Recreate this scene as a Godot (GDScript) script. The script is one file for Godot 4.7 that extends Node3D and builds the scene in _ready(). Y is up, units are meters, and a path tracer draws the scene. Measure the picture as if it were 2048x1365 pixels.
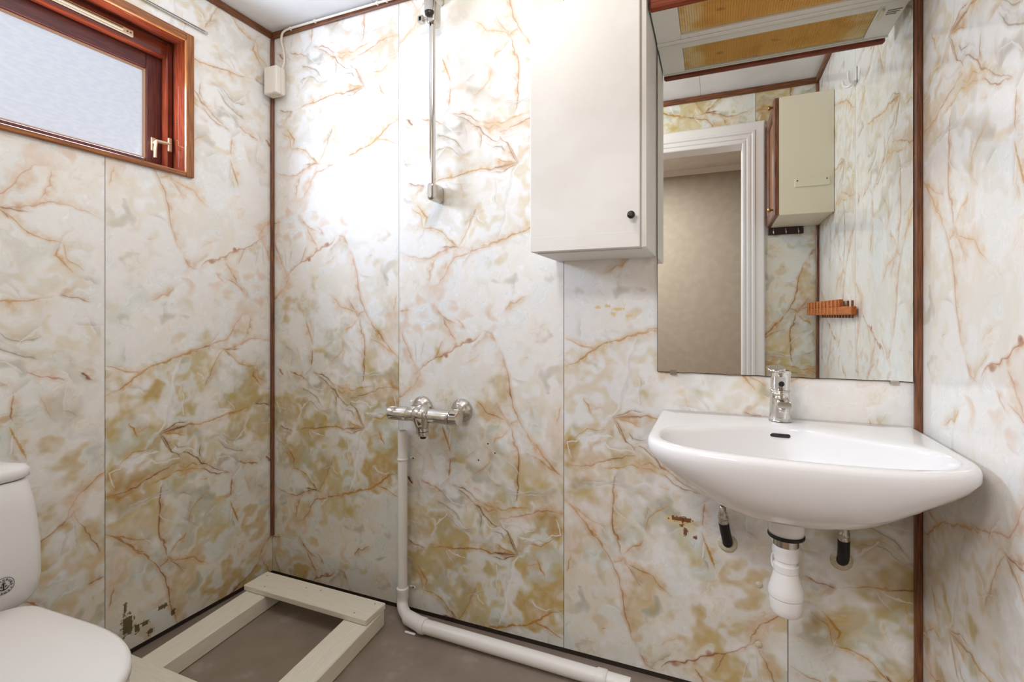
extends Node3D
# A small bathroom seen from its doorway. Metres, y up. The back wall is z = 0, the left wall starts at x = 0, the right wall is x = 2.077.

const ROOM_W := 2.077
const ROOM_L := 1.249
const ROOM_H := 2.15
const PANEL_BOTTOM := 0.018
const LEFT_TURN := -0.026
const TILE_W := 600
const TILE_H := 1242

const VEINS := [
	["rose",2,10,2,1250,33,1236,79,1228,129,1229,166,1242,203,1256,236,1266], ["rose",3,14,382,1262,326,1249,274,1236,233,1223,206,1203,190,1180,178,1161,163,1143,129,1128],
	["rose",1,8,148,1229,132,1182,126,1144], ["white",4,9,126,1082,154,1053,175,1032],
	["rose",2,9,138,1074,163,1045,196,1021,227,1005], ["rose",2,8,172,1037,203,978,230,945],
	["rose",1,8,236,1021,256,1005,268,984], ["white",4,12,415,1056,436,1074,474,1096],
	["orange",2,9,409,1051,434,1069,469,1090], ["red",2,6,317,965,306,954,280,943,250,929,224,921,195,906,166,890,148,884,117,864,91,847,66,827],
	["red",1,5,151,887,163,914,175,941], ["rust",3,12,2,1050,24,1049,46,1048],
	["rose",2,12,14,971,33,922,59,873,72,830], ["white",3,7,72,939,79,901,75,857],
	["white",2,7,107,940,101,891], ["orange",3,14,-3,738,33,768,72,803,91,842],
	["rose",1,9,331,977,365,965,376,942], ["rust",3,14,396,908,404,870,418,820,426,781,439,741,450,702,463,674,487,648],
	["orange",5,16,463,674,487,648,511,629,526,611,537,600], ["orange",4,16,485,641,516,620,539,593,572,558,595,536],
	["orange",2,12,288,757,320,741,343,719,382,704,404,691,418,675], ["rose",2,12,419,675,409,694,387,728,376,757],
	["rose",2,7,420,675,436,691,450,700], ["orange",1,9,415,669,387,642,365,619],
	["rust",3,9,420,674,431,641,442,602], ["rust",3,9,430,631,442,612,453,583,455,554,455,509,450,478,442,448],
	["dark",2,6,452,484,443,462,441,446], ["orange",2,12,595,757,582,723,575,693],
	["ochre",5,14,178,659,190,618,206,574], ["orange",2,4,472,895,481,896],
	["rust",3,9,200,558,206,540,203,508,200,482], ["ochre",1,8,354,598,351,562,326,528,291,509],
	["dark",4,10,33,480,53,466,66,457], ["rust",4,10,101,466,123,453,154,441,175,436],
	["dark",2,7,209,472,244,451,280,424,314,404,326,385], ["dark",3,8,215,470,244,466,262,458,285,441,311,421],
	["ochre",2,9,314,419,360,413,404,412,447,423,479,433], ["ochre",2,7,320,404,348,396,371,407,393,395],
	["dark",2,6,317,399,328,380,348,367,382,348], ["white",6,8,390,367,415,366,453,364,469,354,500,361],
	["white",7,8,450,334,485,332,511,322,529,323], ["white",5,7,572,403,577,380,585,362,557,356,544,338],
	["rust",3,12,393,380,436,392,485,409,521,422,562,421,595,420], ["ochre",3,10,469,320,505,313,529,312,544,326,562,347],
	["dark",2,5,387,366,398,350,415,338,426,315,439,292,450,280], ["dark",1,4,418,338,434,311,452,283],
	["ochre",4,11,452,281,426,277,387,268,360,265,326,266,291,263,250,258,209,254,166,248,123,238], ["dark",3,8,452,278,426,273,387,267,345,264],
	["dark",2,6,259,259,215,255], ["dark",2,8,453,272,426,265,382,251,360,252],
	["ochre",2,7,371,290,415,283,442,280], ["dark",1,3,323,374,317,337],
	["dark",3,9,36,247,66,240,91,235,103,232], ["ochre",5,13,79,173,101,145,117,132,107,103],
	["ochre",2,9,50,162,85,142,91,116,98,90], ["ochre",2,9,91,89,135,87,172,74,196,47,227,23],
	["dark",3,9,172,21,203,18,236,20], ["dark",1,6,209,42,228,22],
	["grey",4,12,303,138,280,113,268,84], ["ochre",3,10,303,136,277,102,253,50,230,23],
	["white",9,9,453,270,436,237,418,183,409,131,404,84,387,35], ["white",5,8,495,135,516,122,542,117,560,128],
	["ochre",3,9,518,267,529,250,542,228], ["ochre",5,12,597,136,562,120,537,95,511,79,469,64,426,39,382,23,326,12],
	["orange",3,8,511,79,542,67,572,50,595,41], ["white",2,6,409,468,458,470,500,468,542,471],
	["white",2,6,415,461,463,474,505,481], ["orange",2,7,469,595,505,587,547,567,587,548],
	["white",5,9,184,437,212,407,256,405], ["grey",3,9,154,406,190,390,227,370,256,338],
	["white",4,9,203,366,238,345,256,327,291,333], ["grey",3,8,148,341,184,352,215,341,244,320],
	["white",4,8,337,356,360,344,390,349], ["grey",3,8,360,334,393,329,409,312],
]
const PATCHES := [
	["redp",95,280,944,14,5,30], ["redp",90,195,906,11,6,28], ["peach",50,154,1127,36,25,20], ["peach",35,117,1107,43,27,0], ["peach",55,354,1040,33,14,-10],
	["peach",45,268,1041,20,12,0], ["peach",45,207,1068,15,10,0], ["peach",30,382,986,18,31,0], ["taupe",45,409,1136,25,17,0], ["taupe",30,552,1148,22,17,0],
	["taupe",35,537,987,19,17,0], ["taupe",50,554,846,21,28,-10], ["peach",65,33,987,52,83,0], ["peach",50,184,989,37,48,30], ["peach",45,40,1064,39,22,0],
	["peach",50,33,801,49,38,20], ["cream",45,256,849,109,62,0], ["peach",60,399,875,20,28,-20], ["cream",50,285,762,75,41,0], ["peach",45,577,640,30,48,0],
	["cream",55,521,796,66,78,0], ["cream",40,537,700,60,48,0], ["greyish",45,33,652,39,33,0], ["peach",30,382,722,33,41,30], ["rustp",50,218,547,18,13,0],
	["sand",60,262,542,44,28,0], ["sage",40,337,596,56,41,0], ["rustp",60,50,471,23,14,-30], ["taupe",60,209,435,35,23,0], ["white",70,256,425,20,18,0],
	["sage",75,354,481,66,46,0], ["sage",55,393,456,49,25,0], ["taupe",45,314,527,34,26,20], ["ochre",80,354,404,40,21,-15], ["sand",60,415,413,59,21,0],
	["ochre",90,511,384,64,41,8], ["sand",70,577,341,30,29,0], ["pinkw",60,537,524,55,54,0], ["brown",60,552,453,55,22,-8], ["white",70,354,343,33,23,-20],
	["white",70,404,311,22,22,-20], ["sage",45,326,297,45,26,0], ["rustp",80,91,224,19,22,0], ["sand",60,91,365,39,38,0], ["sand",45,160,407,36,27,0],
	["sand",55,178,187,43,32,0], ["sand",65,85,196,32,22,0], ["greyish",45,66,438,38,21,0], ["sage",50,256,202,81,42,10], ["sage",50,172,122,55,32,-20],
	["sand",85,337,79,69,54,-20], ["sand",75,516,188,76,84,0], ["white",60,415,132,19,85,-8], ["white",60,537,119,35,20,-10], ["white",55,505,39,82,29,-15],
	["white",50,154,43,42,32,-35], ["sage",60,409,25,33,13,-12], ["sand",60,521,263,31,34,0], ["cream",40,203,297,94,32,-10], ["sand",50,227,296,70,21,-8],
	["greyish",40,79,559,50,38,0], ["pinkw",45,485,582,41,30,-20], ["sage",35,66,132,25,44,0],
]
const INKS := {
	"rose": Color8(196, 148, 126), "red": Color8(164, 108, 86), "redp": Color8(158, 104, 82), "rust": Color8(172, 122, 90), "orange": Color8(206, 158, 108), "ochre": Color8(184, 136, 66), "dark": Color8(112, 74, 48),
	"white": Color8(246, 243, 238), "grey": Color8(172, 165, 154), "pinkw": Color8(234, 220, 210), "cream": Color8(232, 221, 198), "peach": Color8(228, 196, 170), "sand": Color8(210, 186, 122),
	"sage": Color8(182, 182, 158), "taupe": Color8(176, 166, 146), "greyish": Color8(194, 192, 182), "rustp": Color8(186, 136, 106), "brown": Color8(180, 146, 102),
}

var M := {}
var tile_pixels: PackedByteArray
var warp_a: PackedByteArray
var warp_b: PackedByteArray
var pale_tile: Image
var rich_tile: Image
var taken := {}


# ---------------------------------------------------------------- shapes

func new_st() -> SurfaceTool:
	var st := SurfaceTool.new()
	st.begin(Mesh.PRIMITIVE_TRIANGLES)
	return st


func tri(st: SurfaceTool, a: Vector3, b: Vector3, c: Vector3, group := -1) -> void:
	st.set_smooth_group(group)
	st.add_vertex(a)
	st.add_vertex(b)
	st.add_vertex(c)


func quad(st: SurfaceTool, a: Vector3, b: Vector3, c: Vector3, d: Vector3, group := -1) -> void:
	tri(st, a, b, c, group)
	tri(st, a, c, d, group)


# A box from lo to hi with chamfered edges.
func add_box(st: SurfaceTool, lo: Vector3, hi: Vector3, bevel := 0.0015, t := Transform3D()) -> void:
	var b: float = minf(bevel, minf(hi.x - lo.x, minf(hi.y - lo.y, hi.z - lo.z)) * 0.45)
	var corner := func(sx: int, sy: int, sz: int, axis: int) -> Vector3:
		var p := Vector3(hi.x if sx else lo.x, hi.y if sy else lo.y, hi.z if sz else lo.z)
		var inward := Vector3(-b if sx else b, -b if sy else b, -b if sz else b)
		inward[axis] = 0.0
		return t * (p + inward)
	for axis in 3:
		var u := (axis + 1) % 3
		var v := (axis + 2) % 3
		for s in 2:
			var ring: Array[Vector3] = []
			for k in [[0, 0], [1, 0], [1, 1], [0, 1]]:
				var c := [0, 0, 0]
				c[axis] = s
				c[u] = k[0]
				c[v] = k[1]
				ring.append(corner.call(c[0], c[1], c[2], axis))
			if s:
				quad(st, ring[0], ring[3], ring[2], ring[1])
			else:
				quad(st, ring[0], ring[1], ring[2], ring[3])
		if b <= 0.0:
			continue
		for su in 2:
			for sv in 2:
				var c0 := [0, 0, 0]
				c0[u] = su
				c0[v] = sv
				var c1 := c0.duplicate()
				c1[axis] = 1
				var a0: Vector3 = corner.call(c0[0], c0[1], c0[2], u)
				var a1: Vector3 = corner.call(c1[0], c1[1], c1[2], u)
				var b0: Vector3 = corner.call(c0[0], c0[1], c0[2], v)
				var b1: Vector3 = corner.call(c1[0], c1[1], c1[2], v)
				if su == sv:
					quad(st, a0, a1, b1, b0)
				else:
					quad(st, a0, b0, b1, a1)
	if b > 0.0:
		for sx in 2:
			for sy in 2:
				for sz in 2:
					var p0: Vector3 = corner.call(sx, sy, sz, 0)
					var p1: Vector3 = corner.call(sx, sy, sz, 1)
					var p2: Vector3 = corner.call(sx, sy, sz, 2)
					if (sx + sy + sz) % 2 == 1:
						tri(st, p0, p2, p1)
					else:
						tri(st, p0, p1, p2)


# Rings of equal length joined by quads; caps close the first and the last ring.
func add_loft(st: SurfaceTool, rings: Array, group := 1, cap_first := true, cap_last := true, closed := true) -> void:
	for k in rings.size() - 1:
		var a: PackedVector3Array = rings[k]
		var b: PackedVector3Array = rings[k + 1]
		var n := a.size()
		for i in (n if closed else n - 1):
			var j := (i + 1) % n
			quad(st, a[i], b[i], b[j], a[j], group)
	for e in 2:
		if (cap_first if e == 0 else cap_last):
			var r: PackedVector3Array = rings[0] if e == 0 else rings[-1]
			var mid := Vector3.ZERO
			for p in r:
				mid += p
			mid /= r.size()
			for i in r.size():
				var j := (i + 1) % r.size()
				if e == 0:
					tri(st, mid, r[i], r[j], -1)
				else:
					tri(st, mid, r[j], r[i], -1)


# A profile of [radius, height] turned round the y axis of t. Repeated points make hard edges.
func add_lathe(st: SurfaceTool, profile: Array, segs := 32, t := Transform3D(), group := 1) -> void:
	var rings := []
	for p in profile:
		var r := PackedVector3Array()
		for i in segs:
			var a := TAU * i / segs
			r.append(t * Vector3(cos(a) * p[0], p[1], sin(a) * p[0]))
		rings.append(r)
	var g := group
	for k in rings.size() - 1:
		if profile[k] == profile[k + 1]:
			g += 1
			continue
		add_loft(st, [rings[k], rings[k + 1]], g, false, false)
	add_loft(st, [rings[0]], g, true, false)
	add_loft(st, [rings[-1]], g, false, true)


# A tube along points; radius may be one number or one per point.
func add_tube(st: SurfaceTool, points: Array, radius, segs := 16, group := 1) -> void:
	var rings := []
	var up := Vector3.UP
	for k in points.size():
		var d: Vector3 = (points[mini(k + 1, points.size() - 1)] - points[maxi(k - 1, 0)]).normalized()
		if k == 0 and absf(d.dot(up)) > 0.9:
			up = Vector3.RIGHT
		var side := d.cross(up).normalized()
		up = side.cross(d).normalized()
		var r := PackedVector3Array()
		var rad: float = radius[k] if radius is Array else radius
		for i in segs:
			var a := TAU * i / segs
			r.append(points[k] + (side * cos(a) + up * sin(a)) * rad)
		rings.append(r)
	add_loft(st, rings, group)


# Points of a smooth curve through the given ones.
func smooth_path(points: Array, steps := 6) -> Array:
	var out := []
	for k in points.size() - 1:
		var p0: Vector3 = points[maxi(k - 1, 0)]
		var p1: Vector3 = points[k]
		var p2: Vector3 = points[k + 1]
		var p3: Vector3 = points[mini(k + 2, points.size() - 1)]
		for s in steps:
			out.append(p1.cubic_interpolate(p2, p0, p3, float(s) / steps))
	out.append(points[-1])
	return out


# A flat polygon (x, y) pushed from z0 to z1 of t.
func add_prism(st: SurfaceTool, poly: PackedVector2Array, z0: float, z1: float, t := Transform3D(), with_uv = null) -> void:
	var idx := Geometry2D.triangulate_polygon(poly)
	var put := func(p: Vector2, z: float) -> void:
		if with_uv != null:
			st.set_uv(with_uv.call(p))
		st.add_vertex(t * Vector3(p.x, p.y, z))
	st.set_smooth_group(-1)
	for k in range(0, idx.size(), 3):
		var a := poly[idx[k]]
		var b := poly[idx[k + 1]]
		var c := poly[idx[k + 2]]
		if (b - a).cross(c - a) > 0:
			var s := b
			b = c
			c = s
		for p in [a, b, c]:
			put.call(p, z1)
		for p in [a, c, b]:
			put.call(p, z0)
	var clockwise := Geometry2D.is_polygon_clockwise(poly)
	for i in poly.size():
		var p := poly[i]
		var q := poly[(i + 1) % poly.size()]
		if clockwise:
			var s := p
			p = q
			q = s
		put.call(p, z0)
		put.call(p, z1)
		put.call(q, z1)
		put.call(p, z0)
		put.call(q, z1)
		put.call(q, z0)


func round_rect(w: float, h: float, r: float, steps := 6, at := Vector2.ZERO) -> PackedVector2Array:
	var out := PackedVector2Array()
	for c in [[1, 1, 0.0], [-1, 1, 90.0], [-1, -1, 180.0], [1, -1, 270.0]]:
		for k in steps + 1:
			var a := deg_to_rad(c[2] + 90.0 * k / steps)
			out.append(at + Vector2(c[0] * (w / 2 - r) + cos(a) * r, c[1] * (h / 2 - r) + sin(a) * r))
	return out


# A box whose x-y outline has round corners and whose z ends are rounded over.
func add_soft_box(st: SurfaceTool, w: float, h: float, r: float, z0: float, z1: float, edge: float, t := Transform3D(), group := 1) -> void:
	var rings := []
	for k in [[0.0, 1.0], [0.3, 0.45], [1.0, 0.0]]:
		rings.append(ring_of(round_rect(w - 2 * edge * k[1], h - 2 * edge * k[1], maxf(r - edge * k[1], 0.0005)), z0 + edge * k[0], t))
	for k in [[1.0, 0.0], [0.3, 0.45], [0.0, 1.0]]:
		rings.append(ring_of(round_rect(w - 2 * edge * k[1], h - 2 * edge * k[1], maxf(r - edge * k[1], 0.0005)), z1 - edge * k[0], t))
	add_loft(st, rings, group)


func ring_of(poly: PackedVector2Array, z: float, t: Transform3D) -> PackedVector3Array:
	var r := PackedVector3Array()
	for p in poly:
		r.append(t * Vector3(p.x, p.y, z))
	return r


# ---------------------------------------------------------------- nodes

func numbered(called: String) -> String:
	var n: int = taken.get(called, 0)
	taken[called] = n + 1
	return called if n == 0 else "%s_%03d" % [called, n]


func obj(called: String, st: SurfaceTool, material: Material, parent: Node = null, normals := true) -> MeshInstance3D:
	if normals:
		st.generate_normals()
	var o := MeshInstance3D.new()
	o.mesh = st.commit()
	o.material_override = material
	o.name = called if parent else numbered(called)
	(parent if parent else self).add_child(o, true)
	return o


func thing(called: String, label: String, category: String, at := Vector3.ZERO, group := "") -> Node3D:
	var o := Node3D.new()
	o.name = numbered(called)
	add_child(o, true)
	o.position = at
	tag(o, label, category, group)
	return o


func tag(o: Node, label: String, category: String, group := "") -> void:
	o.set_meta("label", label)
	o.set_meta("category", category)
	if group:
		o.set_meta("group", group)


func setting(called: String, label := "", category := "") -> Node3D:
	var o := Node3D.new()
	o.name = called
	add_child(o, true)
	o.set_meta("kind", "structure")
	if label:
		tag(o, label, category)
	return o


func box_part(called: String, lo: Vector3, hi: Vector3, material: Material, parent: Node, bevel := 0.0015, t := Transform3D()) -> MeshInstance3D:
	var st := new_st()
	add_box(st, lo, hi, bevel, t)
	return obj(called, st, material, parent)


func lathe_part(called: String, profile: Array, material: Material, parent: Node, t := Transform3D(), segs := 32) -> MeshInstance3D:
	var st := new_st()
	add_lathe(st, profile, segs, t)
	return obj(called, st, material, parent)


func tube_part(called: String, points: Array, radius, material: Material, parent: Node, segs := 16) -> MeshInstance3D:
	var st := new_st()
	add_tube(st, points, radius, segs)
	return obj(called, st, material, parent)


# Turns the y axis towards d, at p.
func along(p: Vector3, d: Vector3) -> Transform3D:
	var y := d.normalized()
	var x := (Vector3.RIGHT if absf(y.x) < 0.9 else Vector3.FORWARD).cross(y).normalized()
	return Transform3D(Basis(x, y, x.cross(y)), p)


# ---------------------------------------------------------------- materials

func plain(c: Color, rough := 0.5, metal := 0.0) -> StandardMaterial3D:
	var m := StandardMaterial3D.new()
	m.albedo_color = c
	m.roughness = rough
	m.metallic = metal
	return m


func noise_texture(freq: float, ramp: Array, seed_value: int, type := FastNoiseLite.TYPE_SIMPLEX_SMOOTH, octaves := 4, size := 512) -> NoiseTexture2D:
	var n := FastNoiseLite.new()
	n.noise_type = type
	n.frequency = freq
	n.fractal_octaves = octaves
	n.seed = seed_value
	var t := NoiseTexture2D.new()
	t.width = size
	t.height = size
	t.seamless = true
	t.noise = n
	if ramp:
		var g := Gradient.new()
		g.offsets = PackedFloat32Array(ramp.map(func(x): return x[0]))
		g.colors = PackedColorArray(ramp.map(func(x): return x[1]))
		t.color_ramp = g
	return t


func mottled(ramp: Array, freq: float, scale: Vector3, rough: float, seed_value: int) -> StandardMaterial3D:
	var m := plain(Color.WHITE, rough)
	m.albedo_texture = noise_texture(freq, ramp, seed_value)
	m.uv1_triplanar = true
	m.uv1_world_triplanar = true
	m.uv1_scale = scale
	return m


# Grain that runs along one axis: x, y or z.
func wood(axis: int, dark: Color, light: Color, rough: float, seed_value: int) -> StandardMaterial3D:
	var s := Vector3(14, 14, 14)
	s[axis] = 0.9
	return mottled([[0.2, dark], [0.5, dark.lerp(light, 0.55)], [0.8, light]], 0.02, s, rough, seed_value)


func make_materials() -> void:
	M.chrome = plain(Color8(214, 210, 204), 0.09, 1.0)
	M.brushed = plain(Color8(200, 194, 184), 0.22, 1.0)
	M.brass = plain(Color8(176, 140, 80), 0.3, 1.0)
	M.dark_metal = plain(Color8(62, 52, 46), 0.35, 0.6)
	M.porcelain = plain(Color8(244, 242, 240), 0.12)
	M.seat = plain(Color8(242, 238, 232), 0.2)
	M.pvc = plain(Color8(243, 239, 231), 0.32)
	M.trap = plain(Color8(244, 241, 236), 0.3)
	M.rubber = plain(Color8(20, 19, 19), 0.5)
	M.black = plain(Color8(16, 14, 13), 0.4)
	M.slot = plain(Color8(26, 20, 16), 0.6)
	M.cable = plain(Color8(238, 230, 216), 0.45)
	M.cabinet = mottled([[0.3, Color8(240, 237, 230)], [0.7, Color8(234, 230, 222)]], 0.006, Vector3(1, 1, 1), 0.45, 5)
	M.cabinet_inside = plain(Color8(226, 222, 214), 0.5)
	M.cream_cabinet = plain(Color8(236, 227, 203), 0.4)
	M.cream_plate = plain(Color8(236, 230, 204), 0.4)
	M.ceiling = mottled([[0.3, Color8(240, 238, 235)], [0.7, Color8(234, 232, 229)]], 0.01, Vector3(0.8, 0.8, 0.8), 0.8, 11)
	M.floor = mottled([[0.15, Color8(140, 124, 110)], [0.5, Color8(146, 130, 116)], [0.75, Color8(150, 134, 120)], [0.88, Color8(160, 146, 133)]], 0.012, Vector3(1.1, 1.1, 1.1), 0.5, 21)
	M.backing = plain(Color8(58, 46, 38), 0.9)
	M.white_paint = plain(Color8(240, 236, 232), 0.35)
	M.hall_wall = mottled([[0.3, Color8(176, 163, 146)], [0.7, Color8(171, 158, 141)]], 0.02, Vector3(1, 1, 1), 0.8, 31)
	M.hall_floor = wood(2, Color8(120, 84, 54), Color8(164, 124, 84), 0.4, 33)
	for a in 3:
		M["trim%d" % a] = wood(a, Color8(88, 50, 28), Color8(142, 88, 52), 0.4, 41 + a)
		M["casing%d" % a] = wood(a, Color8(126, 70, 30), Color8(170, 108, 54), 0.3, 51 + a)
		M["reveal%d" % a] = wood(a, Color8(84, 30, 16), Color8(114, 48, 26), 0.11, 61 + a)
		M["sash%d" % a] = wood(a, Color8(76, 34, 30), Color8(106, 52, 44), 0.3, 71 + a)
		M["teak%d" % a] = wood(a, Color8(168, 82, 20), Color8(206, 112, 34), 0.4, 81 + a)
		M["painted%d" % a] = wood(a, Color8(236, 227, 206), Color8(243, 237, 221), 0.5, 91 + a)
	M.slat_wood = wood(1, Color8(204, 122, 66), Color8(232, 158, 98), 0.4, 103)
	M.strip_wood = wood(0, Color8(104, 40, 20), Color8(150, 70, 38), 0.3, 101)
	M.hook_wood = plain(Color8(52, 22, 16), 0.3)
	M.mirror = plain(Color8(244, 247, 243), 0.0, 1.0)
	M.mirror_edge = plain(Color8(72, 56, 40), 0.6)
	M.lamp_white = plain(Color8(242, 240, 232), 0.4)
	M.ink = plain(Color8(36, 30, 40), 0.5)
	M.stain = plain(Color8(150, 145, 134), 0.6)
	M.seal = mottled([[0.3, Color8(226, 218, 196)], [0.7, Color8(206, 192, 160)]], 0.05, Vector3(6, 6, 6), 0.6, 111)


# ---------------------------------------------------------------- the printed marble of the wall panels

func noise_bytes(freq: float, seed_value: int, type: int, octaves: int) -> PackedByteArray:
	var n := FastNoiseLite.new()
	n.noise_type = type
	n.frequency = freq
	n.fractal_octaves = octaves
	n.seed = seed_value
	var im := n.get_seamless_image(TILE_W, TILE_H)
	im.convert(Image.FORMAT_L8)
	return im.get_data()


func ramp01(a: float, b: float, x: float) -> float:
	var t := clampf((x - a) / (b - a), 0.0, 1.0)
	return t * t * (3.0 - 2.0 * t)


func mix_pixel(at: int, c: Color, a: float) -> void:
	tile_pixels[at] = int(lerpf(tile_pixels[at], c.r * 255.0, a))
	tile_pixels[at + 1] = int(lerpf(tile_pixels[at + 1], c.g * 255.0, a))
	tile_pixels[at + 2] = int(lerpf(tile_pixels[at + 2], c.b * 255.0, a))


# One repeat of the print, 600 x 1242 mm at one pixel per mm; row 0 is its top. Two copies of it: a pale one and an ochre one that also paints shade low down.
func print_marble(rich: bool) -> Image:
	var big := noise_bytes(0.0045, 3, FastNoiseLite.TYPE_SIMPLEX_SMOOTH, 3)
	var folds := noise_bytes(0.007, 9, FastNoiseLite.TYPE_SIMPLEX_SMOOTH, 3)
	var fine := noise_bytes(0.03, 14, FastNoiseLite.TYPE_SIMPLEX_SMOOTH, 4)
	warp_a = noise_bytes(0.008, 5, FastNoiseLite.TYPE_SIMPLEX_SMOOTH, 3)
	warp_b = noise_bytes(0.008, 6, FastNoiseLite.TYPE_SIMPLEX_SMOOTH, 3)
	tile_pixels = PackedByteArray()
	tile_pixels.resize(TILE_W * TILE_H * 3)
	var r0 := 234.0 if rich else 246.0
	var g0 := 231.0 if rich else 243.0
	var b0 := 221.0 if rich else 238.0
	var deep := 1.5 if rich else 0.8
	for y in TILE_H:
		for x in TILE_W:
			var i := y * TILE_W + x
			var sx := x + (warp_a[i] - 128) / 2
			var sy := y + (warp_b[i] - 128) / 2
			var j := posmod(sy, TILE_H) * TILE_W + clampi(sx, 0, TILE_W - 1)
			var jj := posmod(sy, TILE_H) * TILE_W + posmod(int(sx * 1.7) + y * TILE_W / TILE_H, TILE_W)
			var b := (big[j] - 128) / 128.0
			var f := (folds[jj] - 128) / 128.0
			var g := (fine[i] - 128) / 128.0
			var vein := maxf(0.0, 1.0 - absf(f - 0.05) * 20.0) * ramp01(-0.1, 0.5, b + g * 0.4) * deep
			var fold := maxf(0.0, 1.0 - absf(f + 0.2) * 8.0) * ramp01(-0.3, 0.3, g - b) * deep
			var lift := maxf(0.0, 1.0 - absf(f + 0.08) * 12.0) * ramp01(-0.3, 0.3, g - b)
			var tint := maxf(0.0, b) * deep
			var cool := maxf(0.0, -b) * deep
			tile_pixels[i * 3] = clampi(int(r0 - 3.0 * tint - 9.0 * cool + 2.0 * g - 6.0 * vein - 7.0 * fold + 5.0 * lift), 0, 255)
			tile_pixels[i * 3 + 1] = clampi(int(g0 - 8.0 * tint - 4.0 * cool + 2.0 * g - 15.0 * vein - 8.0 * fold + 8.0 * lift), 0, 255)
			tile_pixels[i * 3 + 2] = clampi(int(b0 - 17.0 * tint - 3.0 * cool + 2.0 * g - 25.0 * vein - 10.0 * fold + 12.0 * lift), 0, 255)
	for p in PATCHES:
		var ink: Color = INKS[p[0]]
		var strength: float = p[1] / 100.0
		if rich:
			strength = minf(0.95, strength * 1.3)
		elif not p[0] in ["peach", "pinkw", "cream", "white", "taupe", "redp"]:
			ink = ink.lerp(Color8(232, 212, 190), 0.5)
			strength *= 0.7
		print_patch(ink, strength, p[2], TILE_H - p[3], p[4], p[5], deg_to_rad(-p[6]), fine)
	# further clouds of the rich copy
	var rng := RandomNumberGenerator.new()
	rng.seed = 19
	if rich:
		for k in 40:
			var ink: Color = [Color8(204, 174, 100), Color8(190, 148, 76), Color8(238, 234, 226), Color8(152, 152, 122), Color8(210, 186, 122), Color8(196, 190, 160)][k % 6]
			var size := rng.randf_range(16, 34) if k % 6 == 3 else rng.randf_range(45, 115)
			print_patch(ink, rng.randf_range(0.4, 0.72), rng.randf_range(0, 600), rng.randf_range(0, TILE_H), size, size * rng.randf_range(0.4, 0.8), rng.randf_range(-1.2, 0.6), fine)
	for v in VEINS:
		var ink: Color = INKS[v[0]]
		if not rich and v[0] != "white" and v[0] != "grey":
			ink = ink.lerp(Color8(234, 198, 174), 0.5)
		elif rich and v[0] in ["rose", "orange", "rust", "red"]:
			ink = ink.lerp(Color8(146, 98, 44), 0.5)
		print_vein(ink, v[1] * (1.25 if rich else 1.0), v[2], v.slice(3), fine, v[0] == "white")
	# small pale folds and hair veins between the big ones
	rng.seed = 77
	for k in 44:
		var p := Vector2(rng.randf_range(10, 590), rng.randf_range(0, TILE_H) if k % 3 == 0 else rng.randf_range(60, 620))
		var dir := Vector2.from_angle(deg_to_rad(rng.randf_range(-75, 10) if rng.randf() < 0.7 else rng.randf_range(20, 80)))
		var pts := []
		for j in 4:
			pts.append_array([p.x, p.y])
			dir = dir.rotated(rng.randf_range(-0.5, 0.5))
			p += dir * rng.randf_range(9, 30)
		var kind: String = ["white", "white", "grey", "orange", "white"][k % 5]
		var ink: Color = INKS[kind]
		if not rich and kind != "white":
			ink = ink.lerp(Color8(236, 222, 210), 0.72)
		print_vein(ink, rng.randf_range(1.5, 5.0) if kind == "white" else rng.randf_range(0.6, 1.6), rng.randf_range(6, 12), pts, fine, kind == "white")
	return Image.create_from_data(TILE_W, TILE_H, false, Image.FORMAT_RGB8, tile_pixels)


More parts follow.
